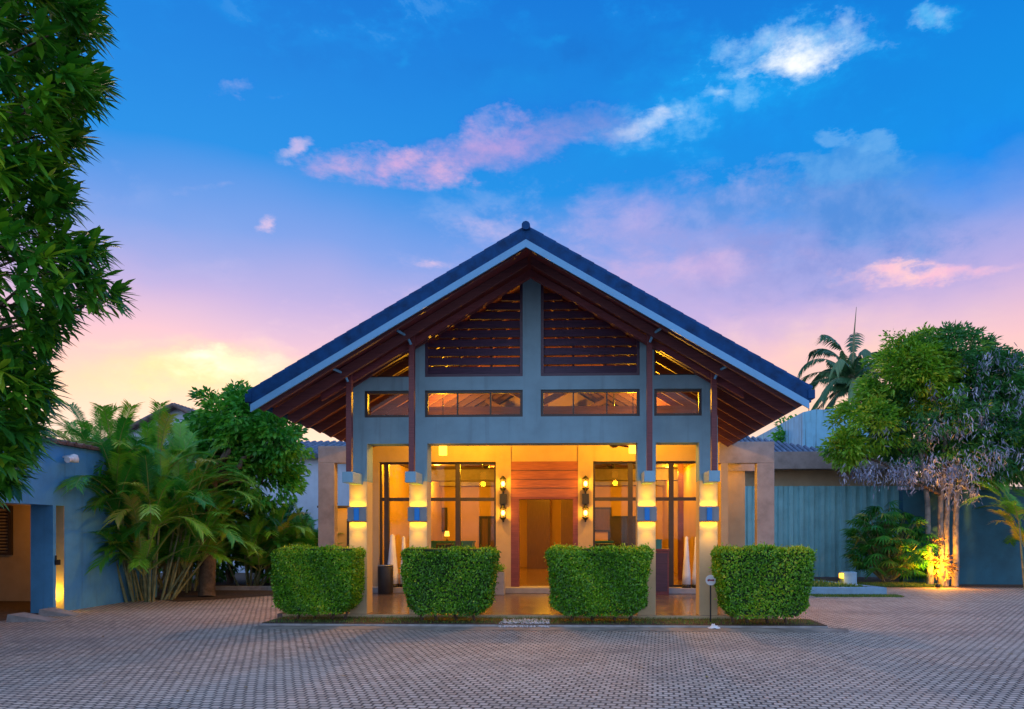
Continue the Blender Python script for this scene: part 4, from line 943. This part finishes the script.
# hipped tile roof behind the beam
t2 = thing('tiled_house', (X(770, 27), 27, 0), 'low house with grey-blue tiled hip roof behind the concrete beam', 'house')
za = at(770, 455, 27).z; zb_ = at(770, 438, 27).z
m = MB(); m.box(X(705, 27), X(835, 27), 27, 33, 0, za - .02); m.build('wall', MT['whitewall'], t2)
m = MB(); xx0, xx1 = X(700, 27), X(838, 27); ridge = X(745, 28.5)
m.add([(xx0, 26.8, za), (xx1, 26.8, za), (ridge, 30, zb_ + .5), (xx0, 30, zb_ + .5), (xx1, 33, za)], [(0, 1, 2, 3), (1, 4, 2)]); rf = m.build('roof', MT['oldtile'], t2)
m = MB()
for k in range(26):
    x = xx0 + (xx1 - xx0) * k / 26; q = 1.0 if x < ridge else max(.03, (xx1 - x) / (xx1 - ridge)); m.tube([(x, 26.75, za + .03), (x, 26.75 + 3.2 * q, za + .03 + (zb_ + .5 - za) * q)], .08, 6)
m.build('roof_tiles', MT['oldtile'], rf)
# tall stained blue wall
t = thing('tall_block', (X(835, 30), 30, 0), 'tall windowless blue block with dark rain streaks behind the concrete beam', 'building')
zz = at(830, 412, 30).z; m = MB(); x0, x1 = X(803, 30), X(905, 30)
top = [(x0 + (x1 - x0) * k / 8, zz + (.0, .12, .1, .22, .2, .3, .28, .3, .3)[k]) for k in range(9)]
m.prism([(x0, 0), (x1, 0)] + top[::-1], 30, 38); m.build('wall', MT['stainwall'], t)
m = MB(); 
for k in range(5): m.tube([(x0 + .3 + k * .6, 30.2, zz - .1), (x0 + .32 + k * .6, 30.2, zz + .35 + (k % 2) * .2)], .018, 5)
m.build('starter_bars', MT['frame'], t)
# right teal boundary wall
t = thing('boundary_wall', (X(985, 20.2), 20.2, 0), 'dark teal plastered boundary wall behind the multi-trunk tree', 'wall')
m = MB(); m.box(X(903, 20.6), X(1150, 20.6), 20.6, 20.85, 0, 2.75); m.build('wall', MT['tealwall'], t); m = MB(); m.box(X(903, 20.6), X(1150, 20.6), 20.55, 20.9, 2.752, 2.83); m.build('coping', MT['kerb'], t)
# ------------------------------------------------------------------ planter island on the right
Y0 = 1.5 * 700 / (594.5 - 533); 
isl = thing('planter_kerb', (X(850, 17.5), 17.5, 0), 'low pale blue concrete planter with a white box lamp, right of the hedges', 'planter')
xa, xb = X(800, Y0), X(887, Y0)
m = MB(); m.box(xa, xb, Y0, Y0 + .18, 0, .19); m.add([(xb - .0, Y0 + .18, .19), (xb, Y0 + .18, 0), (xb - .75, 19.9, 0), (xb - .75, 19.9, .19), (xb - .18, Y0 + .18, .19), (xb - .18, Y0 + .18, 0), (xb - .93, 19.9, 0), (xb - .93, 19.9, .19)], [(0, 1, 2, 3), (4, 7, 6, 5), (0, 3, 7, 4)]); m.build('kerb', MT['bluebox'], isl, bevel=.012)
m = MB(); m.add([(xa, Y0 + .18, .14), (xb - .18, Y0 + .18, .14), (xb - .93, 19.9, .14), (xa, 19.9, .14)], [(0, 1, 2, 3)]); m.build('soil', MT['soil'], isl)
n = 2600; P = np.column_stack([RNG.uniform(xa, xb - .4, n), RNG.uniform(Y0 + .2, 19.8, n), np.full(n, .14)]); P = P[P[:, 0] < xb - .25 - (P[:, 1] - Y0) * .3]; n = len(P)
D = rand_dirs(n); D[:, 2] = abs(D[:, 2]) + .5; leaves('ground_cover', MT['grass'], P, D, RNG.uniform(.05, .16, n), .03, isl, DIAM)
yb_ = 18.2; c = at(850, 581, yb_); x0, x1 = X(840, yb_), X(857, yb_); zz = .14; z1 = at(850, 570.5, yb_).z
t = thing('box_lamp', (c.x, yb_, zz), 'squat pale blue utility box with a warm lamp on its left side, on the planter', 'utility box')
m = MB(); m.box(x0 + .1, x1, yb_, yb_ + .3, zz, z1 - .04); m.build('cabinet', MT['bluebox'], t, bevel=.01); m = MB(); m.box(x0 + .05, x0 + .1, yb_ + .02, yb_ + .2, z1 - .2, z1 - .08); m.build('lens', MT['shade'], t)
light('POINT', (x0 - .02, yb_ - .1, zz + .18), 2.5, t, WARM, .03)
blades('grass', 5000, (X(815, 16.6), X(900, 16.8)), (16.55, 17.05), .004, .05, 'thin grass fringe in front of the blue planter kerb')
g = MB(); g.add([(X(850, 19.9), 19.6, .02), (X(1040, 20), 19.6, .02), (X(1040, 20), 20.6, .02), (X(850, 19.9), 20.6, .02)], [(0, 1, 2, 3)]); tag(g.build('planting_soil', MT['soil']), kind='structure')
blades('grass', 9000, (X(862, 20), X(935, 20)), (19.5, 20.5), .02, .09, 'grass under the fan palm and the multi-trunk tree')

# ------------------------------------------------------------------ PLANTS
def frond_pts(base, azm, elv, L, droop, n=14):
    p = Vector(base); d = Vector((math.cos(azm) * math.cos(elv), math.sin(azm) * math.cos(elv), math.sin(elv))); pts = [p.copy()]
    for i in range(n):
        t = (i + 1) / n; d = (d + Vector((0, 0, -droop * t / n * 2.2))).normalized(); p = p + d * (L / n); pts.append(p.copy())
    return pts
def palm_foliage(fronds, nleaf, ll, lw, vee=.5, hang=.35, start=.18):
    P, D, L, U, T = [], [], [], [], []
    for pts, tint in fronds:
        m = len(pts) - 1
        for i in range(nleaf):
            t = start + (1 - start) * (i / nleaf); f = t * m; a = min(int(f), m - 1); q = pts[a].lerp(pts[a + 1], f - a); d = (pts[a + 1] - pts[a]).normalized()
            side = d.cross(Vector((0, 0, 1)));
            if side.length < .05: side = Vector((1, 0, 0))
            side.normalize(); up = side.cross(d)
            k = math.sin(math.pi * min(1, .12 + .88 * (1 - abs(t - .5) * 1.15))) ** .5 if t < .97 else .4
            for s in (-1, 1):
                dr = side * s * (1 - .35 * t) + d * (.45 + .6 * t) + up * vee * random.uniform(.75, 1.1) - Vector((0, 0, hang * random.uniform(.8, 1.2)))
                P.append(q); D.append(dr); L.append(ll * k * random.uniform(.85, 1.1)); U.append(up); T.append(tint + .1 + random.gauss(0, .05))
    return np.array(P), np.array(D), np.array(L), np.array(U), np.array(T)
def areca(loc, label, nst, hmax, spread, lf=1.5, name='areca_palm', group='areca palms', nfr=7, low=.6):
    t = thing(name, loc, label, 'palm', group); fr = []; rach = MB(); c = Vector(loc)
    for k in range(nst):
        a = random.uniform(0, 2 * math.pi); r = spread * random.random() ** .6; b = c + Vector((math.cos(a) * r * .45, math.sin(a) * r * .45, 0))
        h = hmax * random.uniform(low, 1) * (1, .8, .5, .92, .34, .65)[k % 6]; tp = c + Vector((math.cos(a) * r, math.sin(a) * r, h))
        m = MB(); pts = [b.lerp(tp, q) + Vector((0, 0, 0)) for q in (0, .25, .5, .75, 1)]
        m.tube(pts, [.032, .028, .026, .024, .02], 8); m.build('stem', MT['canestem'], t)
        for j in range(nfr):
            az_ = a + random.uniform(-2.2, 2.2) if r > .3 else random.uniform(0, 6.28)
            L = lf * random.uniform(.75, 1.15); pts = frond_pts(tp, az_, R(random.uniform(28, 84)), L, random.uniform(.7, 1.4))
            for q in pts:
                if q.y < 16.15 and q.z < 3.35 and q.x < -9.5: q.x = -9.5 + (q.x + 9.5) * .08
            fr.append((pts, random.gauss(.5, .2))); rach.tube(pts, [.014 * (1 - .75 * i / 14) for i in range(15)], 5)
    P, D, L, U, T = palm_foliage(fr, 60, .36, .03, .45, .2)
    leaves('fronds', MT['arecaleaf'], P, D, L, .019, t, STRIP, T, up=U, flop=.3); rach.build('frond_ribs', mat('frond_rib', (.28, .30, .08), .6, .1) if 'frond_rib' not in bpy.data.materials else bpy.data.materials['frond_rib'], t)
    return t
random.seed(21)
areca(Vector((X(148, 15.2), 15.2, 0)), 'tall bushy areca palm clump with many canes in front of the blue wall', 24, 2.85, 1.2, 1.7, nfr=10)
areca(Vector((X(184, 17.4), 17.4, .0)), 'areca palm clump left of the thick brown trunk, arching over the paving', 18, 3.1, 1.15, 1.7, nfr=10)
areca(Vector((X(128, 16.6), 16.9, 0)), 'rear areca palm clump closest to the blue wall', 17, 3.0, 1.25, 1.6, nfr=10)
areca(Vector((X(180, 18.3), 18.3, 0)), 'areca palm clump at the back, tallest of the group', 15, 3.3, 1.5, 1.7, nfr=10)
# low palms beside the white house
for px, Y, lab in ((250, 18.6, 'low arching palm bush behind the thick brown trunk'), (283, 19.2, 'low arching palm bush against the white house'), (306, 19.6, 'low arching palm bush next to the left concrete portal')):
    areca(Vector((X(px, Y), Y, 0)), lab, 11, 1.5 - .3 * (px > 300), .85, 1.25, name='palm_bush', group='low palm bushes by the white house', nfr=7, low=.35)
g = MB(); g.box(X(212, 17.9), X(300, 17.9), 17.9, 18.02, 0, .12); tag(g.build('garden_kerb', MT['kerb'], bevel=.01), kind='structure')

def limb(mb, a, b, r0, r1, wob=.12, n=6):
    a, b = Vector(a), Vector(b); pts = []
    for i in range(n + 1):
        t = i / n; p = a.lerp(b, t); k = math.sin(math.pi * t) * wob
        pts.append(p + Vector((random.uniform(-k, k), random.uniform(-k, k), random.uniform(-k, k) * .5)))
    mb.tube(pts, [r0 + (r1 - r0) * i / n for i in range(n + 1)], 9); return pts
def tree(name, base, label, cat, ells, nclump, nleaf, csize, L, W, lmat, trunk_r, fork, bark='bark', tmpl=DIAM, group=None, extra=None, shell=.5):
    t = thing(name, base, label, cat, group); m = MB(); b = Vector(base); f = Vector(fork)
    limb(m, b, f, trunk_r, trunk_r * .7, .06)
    for e_ in ells: limb(m, f, e_[:3], trunk_r * .45, .02, .15)
    for k in range(14):
        e_ = random.choice(ells); d = rand_dirs(1)[0]; q = Vector(e_[:3]) + Vector(d * np.array(e_[3:6])) * .8; limb(m, e_[:3], q, .03, .008, .1, 4)
    m.build('trunk', MT[bark], t)
    P, D, T = clumped(ells, nclump, nleaf, csize, shell)
    n = len(P); leaves('crown', MT[lmat], P, D, L * RNG.uniform(.7, 1.25, n), W * RNG.uniform(.8, 1.2, n), t, tmpl, T, flop=.15)
    return t
def E(px, py, Y, rx, ry, w=1, rd=None):     # ellipsoid from sight line, pixel radii
    c = at(px, py, Y); k = Y / 700; return (c.x, c.y, c.z, rx * k, (rd or (rx + ry) / 2) * k, ry * k, w)
Yt = 17.0
tree('shade_tree', Vector((X(207, 16.1), 16.1, 0)), 'bright green broadleaf tree with a thick brown trunk behind the palms', 'tree',
     [E(245, 425, 18, 42, 36, 2), E(278, 440, 18, 30, 34, 1.6), E(225, 440, 18.5, 40, 34, 1.5), E(262, 480, 18, 34, 30, 1), E(236, 404, 18.4, 18, 16, .4)], 230, 60, .3, .17, .085, 'broadleaf', .19, at(212, 480, 16.8), shell=.35)
# big tree upper left
random.seed(5)
bx = at(-190, 533, 8.2).x
bt = thing('overhanging_tree', (bx, 8.4, 0), 'large dark tree with long pointed leaves hanging in from the left edge', 'tree')
edge = [(-120, 90), (0, 100), (30, 108), (50, 84), (75, 112), (100, 112), (108, 76), (140, 92), (165, 66), (200, 84), (225, 62), (240, 114), (258, 112), (264, 84), (280, 126), (306, 126), (318, 92), (335, 66), (350, 52), (390, 56), (430, 46), (460, 34), (490, 14), (500, -10)]
def edge_at(py):
    for (a, xa_), (b, xb_) in zip(edge, edge[1:]):
        if a <= py <= b: return xa_ + (xb_ - xa_) * (py - a) / (b - a)
    return edge[-1][1]
P, D, U, T = [], [], [], []; m = MB(); tips = []
forks = [Vector((bx + .2, 8.4, z)) for z in (1.6, 2.6, 3.6, 4.8, 6.0, 7.2)]
limb(m, (bx, 8.4, 0), (bx + .15, 8.4, 7.6), .26, .10, .08, 8)
k = 0
while k < 1500:
    py = random.uniform(-110, 492); ex = edge_at(py) - 12; px = ex - abs(random.gauss(0, 1)) * 75 if random.random() < .75 else random.uniform(-170, ex)
    if px < -190 or (px > 40 and py > 440): continue
    inner = min(1, (ex - px) / 90); Y = 8.3 + random.uniform(-1, 1) * (.35 + 1.35 * inner ** .6)
    # clumping
    q = at(px, py, 8.3)
    if math.sin(q.x * 5.1 + 1.3) * math.sin(q.z * 4.3 + Y * 3) < -.6 and random.random() < .6: continue
    c = at(px, py, Y); tips.append(c); k += 1
    ax = Vector((c.x - bx - .3, (c.y - 8.4) * .8 - .35, random.uniform(-.9, .6))).normalized()
    base_t = random.gauss(.5, .18)
    nn = random.randint(7, 12); s0 = ax.cross(Vector((0, 0, 1))).normalized(); u0 = s0.cross(ax)
    for j in range(nn):
        a = 2 * math.pi * j / nn * 1.618 * 1.3; op = random.uniform(.45, 1.15)
        d = ax * (1.0) + (s0 * math.cos(a) + u0 * math.sin(a)) * op - Vector((0, 0, .12))
        P.append(c + ax * random.uniform(-.08, .03)); D.append(d); U.append(Vector((0, 0, 1)) + ax * .3); T.append(base_t + random.gauss(0, .12) + (.14 if j < 3 else 0))
n = len(P); leaves('crown', MT['mangoleaf'], np.array(P), np.array(D), RNG.uniform(.20, .36, n), RNG.uniform(.052, .078, n), bt, LANCE, np.array(T), up=np.array(U), flop=.18)
for i in range(0, len(tips), 22):
    c = tips[i]; f = min(forks, key=lambda q: abs(q.z - c.z + .5)); limb(m, f, c, .035, .008, .15, 5)
m.build('trunk', MT['bark'], bt)
# right multi-trunk tree
Yr = 19.9
bt = thing('multi_trunk_tree', (X(940, Yr), Yr, 0), 'multi-trunk tree with lime and dark foliage and silver dry leaves, lit from its foot', 'tree')
tops = []
for px, pt, dx in ((929, 500, -4), (940, 495, 2), (945, 500, 6), (953, 495, 10)):
    m = MB(); b = Vector((X(px, Yr), Yr + random.uniform(-.15, .15), 0)); p2 = at(px + dx * .4, pt, Yr); p3 = at(px + dx * 3, 430, Yr)
    m.tube([b, b.lerp(p2, .3) + Vector((.02, 0, 0)), b.lerp(p2, .65) - Vector((.015, 0, 0)), p2, p3], [.095, .08, .075, .07, .04], 12); m.build('trunk', MT['palebark'], bt); tops.append(p2)
ells = [E(912, 378, 19.9, 44, 34, 1.8), E(945, 362, 20.2, 48, 30, 1.6), E(985, 385, 20.2, 40, 34, 1.5), E(870, 425, 19.7, 34, 27, 1.2), E(925, 425, 20.1, 58, 44, 2.2), E(985, 445, 20.2, 46, 42, 1.7), E(1035, 415, 20.4, 40, 58, 1.5), E(848, 448, 19.5, 18, 16, .5)]
m = MB()
for e_ in ells: limb(m, random.choice(tops), e_[:3], .06, .02, .2)
m.build('branches', MT['bark'], bt)
P, D, T = clumped([ells[1], ells[2], ells[4], ells[5], ells[6]], 800, 62, .26, .55); leaves('crown', MT['treeleaf'], P, D, .15 * RNG.uniform(.7, 1.3, len(P)), .05, bt, DIAM, T * .85, flop=.15)
P, D, T = clumped([ells[0], ells[0], ells[3], ells[7], E(890, 395, 19.8, 30, 20, .8), E(915, 345, 19.9, 30, 14, .8)], 300, 60, .26, .55); leaves('lime_foliage', MT['limeleaf'], P, D, .15 * RNG.uniform(.7, 1.3, len(P)), .055, bt, DIAM, T, flop=.15)
# silver dry leaf tassels
dry = [E(985, 365, 19.3, 40, 12, 1), E(950, 395, 19.1, 45, 10, 1), E(930, 430, 19.0, 55, 10, 1.4), E(985, 420, 19.2, 45, 16, 1.3), E(990, 460, 19.2, 45, 18, 1.8), E(940, 470, 19.0, 52, 12, 2), E(900, 475, 19.0, 42, 10, 1.5), E(860, 470, 19.2, 24, 8, .7), E(965, 490, 19.2, 18, 14, .8), E(1010, 395, 19.4, 20, 20, .6)]
P, D, T = [], [], []
w = np.array([e_[6] for e_ in dry]); w = w / w.sum()
for k in range(360):
    e_ = dry[RNG.choice(len(dry), p=w)]; c = np.array(e_[:3]) + rand_dirs(1)[0] * np.array(e_[3:6]) * RNG.random() ** .4; b0 = RNG.normal(.5, .2)
    for j in range(RNG.integers(7, 16)):
        q = c + RNG.normal(size=3) * np.array([.05, .05, .13]); d = RNG.normal(size=3) * .5; d[2] -= 1.0; P.append(q); D.append(d); T.append(b0 + RNG.normal() * .12)
n = len(P); leaves('dry_leaves', MT['dryleaf'], np.array(P), np.array(D), [.13 * RNG.uniform(.6, 1.4, n)][0], .024, bt, STRIP, np.array(T))
# undergrowth between the trunks
P, D, T = clumped([E(940, 560, 19.75, 14, 20, 1)], 16, 26, .14, .2); leaves('low_foliage', MT['litter'], P, D, .13, .04, bt, DIAM, T)
t = thing('ground_spotlight', (X(938, 19.3), 19.3, .02), 'small warm ground spotlight at the foot of the multi-trunk tree', 'spotlight')
x = X(938, 19.3); m = MB(); m.lathe((x, 19.3, .02), [(.001, 0), (.06, 0), (.06, .1), (.05, .1)], 14); m.build('housing', MT['black'], t); m = MB(); m.lathe((x, 19.3, .02), [(.05, .09), (.001, .095)], 14); m.build('lens', MT['shade'], t)
light('SPOT', (x, 19.3, .16), 1100, t, (1, .36, .01), .04, (R(180 - 20), 0, 0), 95, .9); light('POINT', (x + .12, 19.45, .5), 90, t, (1, .36, .01), .05)
# fan palm bush
def fanpalm(loc, label, nf, rad, hgt):
    t = thing('fan_palm', loc, label, 'palm', 'fan palm bushes'); c = Vector(loc); P, D, L, U, T = [], [], [], [], []; pet = MB()
    for k in range(nf):
        a = random.uniform(0, 6.283); q = random.random() ** .5; h = hgt * random.uniform(.25, 1) * (1 - .25 * q); tip = c + Vector((math.cos(a) * rad * q, math.sin(a) * rad * q, h))
        b = c + Vector((math.cos(a) * .2 * q, math.sin(a) * .2 * q, h * .25)); pet.tube([b, b.lerp(tip, .5) + Vector((0, 0, .05)), tip], .009, 5)
        ax = (Vector((math.cos(a), math.sin(a), 0)) * (.8) + Vector((0, 0, random.uniform(-.2, .7)))).normalized(); s = ax.cross(Vector((0, 0, 1))).normalized(); up = s.cross(ax); tt = random.gauss(.45, .2)
        for j in range(13):
            g_ = R(-115 + 230 * j / 12); P.append(tip); D.append(ax * math.cos(g_) + s * math.sin(g_) - Vector((0, 0, .2))); L.append(random.uniform(.32, .42)); U.append(up); T.append(tt + random.gauss(0, .08))
    leaves('fronds', MT['fanleaf'], np.array(P), np.array(D), np.array(L), .05, t, STRIP, np.array(T), up=np.array(U), flop=.35); pet.build('stalks', MT['canestem'], t)
fanpalm(Vector((X(887, 20.3), 20.3, 0)), 'dense fan palm bush in front of the corrugated screen', 210, 1.05, 2.45)
fanpalm(Vector((X(915, 20.9), 20.9, 0)), 'shaded fan palm behind the left trunk of the multi-trunk tree', 50, .6, 1.5)
# arching palm at the right edge
t = areca(Vector((X(1030, 19.0), 19.0, 0)), 'arching palm leaning in at the right edge before the teal wall', 4, 2.3, .5, 1.5, name='arching_palm', group=None, nfr=7)
# coconut palm
def coconut():
    Y = 36; c = at(852, 378, Y); b = Vector((c.x + .3, Y, 0)); t = thing('coconut_palm', b, 'tall coconut palm rising behind the stained blue block', 'palm')
    m = MB(); m.tube([b, b.lerp(c, .5) + Vector((.12, 0, 0)), c], [.2, .15, .12], 10); m.build('trunk', MT['palebark'], t)
    fr = []; rb = MB()
    for azd, eld, L, dr in ((180, 48, 2.9, 1.9), (165, 25, 2.9, 1.4), (150, 66, 2.6, 1.6), (200, 70, 2.7, 1.5), (178, 5, 2.9, 1.0), (190, -20, 2.6, .9), (20, 60, 3.0, 2.0), (5, 45, 3.0, 1.3), (350, 20, 2.8, 1.8), (60, 80, 2.5, 1.2),
                         (230, 40, 2.4, 1.6), (270, 55, 2.4, 1.8), (300, 30, 2.4, 1.6), (120, 40, 2.6, 1.5), (90, 50, 2.5, 1.5), (215, 0, 2.6, 1.2), (250, -10, 2.2, 1), (160, -35, 2.4, .5), (330, -15, 2.3, 1), (175, -45, 2.3, .4), (205, -40, 2.4, .4)):
        pts = frond_pts(c, R(azd), R(eld), L * 1.12, dr); fr.append((pts, random.gauss(.45, .15))); rb.tube(pts, [.035 * (1 - .8 * i / 14) for i in range(15)], 5)
    pts = [c + Vector((.0, 0, 0)), c + Vector((.06, 0, 1.2)), c + Vector((.12, 0, 2.4)), c + Vector((.22, 0, 3.6))]; rb.tube(pts, [.06, .05, .035, .01], 6)
    rb.build('frond_ribs', MT['canestem'], t)
    P, D, L, U, T = palm_foliage(fr, 44, .62, .05, .15, .75, .12); leaves('fronds', MT['cocoleaf'], P, D, L, .095, t, STRIP, T, up=U, flop=.4)
coconut()
tree('background_tree', (X(793, 33), 33, 0), 'small bright green tree between the roof eave and the stained blue block', 'tree', [E(790, 440, 33, 15, 20, 1), E(800, 428, 33, 8, 10, .4)], 60, 40, .35, .22, .1, 'broadleaf', .12, at(792, 455, 33), shell=.3)
# tall trees filling the view behind the right boundary wall and behind the left palms
tree('background_tree', (X(1060, 24), 24, 0), 'dark tree beyond the teal boundary wall at the right edge', 'tree', [E(1020, 420, 24, 60, 60, 1), E(950, 440, 24, 60, 50, 1)], 300, 50, .4, .2, .09, 'treeleaf', .16, at(1020, 470, 24), shell=.2)
tree('background_bush', (X(230, 20.5), 20.5, 0), 'dark dense bush filling the shade behind the thick brown trunk', 'bush', [E(215, 540, 20.5, 55, 42, 1), E(280, 545, 20.8, 42, 34, 1), E(160, 520, 20.5, 60, 55, 1)], 330, 50, .32, .18, .07, 'mangoleaf', .1, at(230, 560, 20.5), shell=.15)
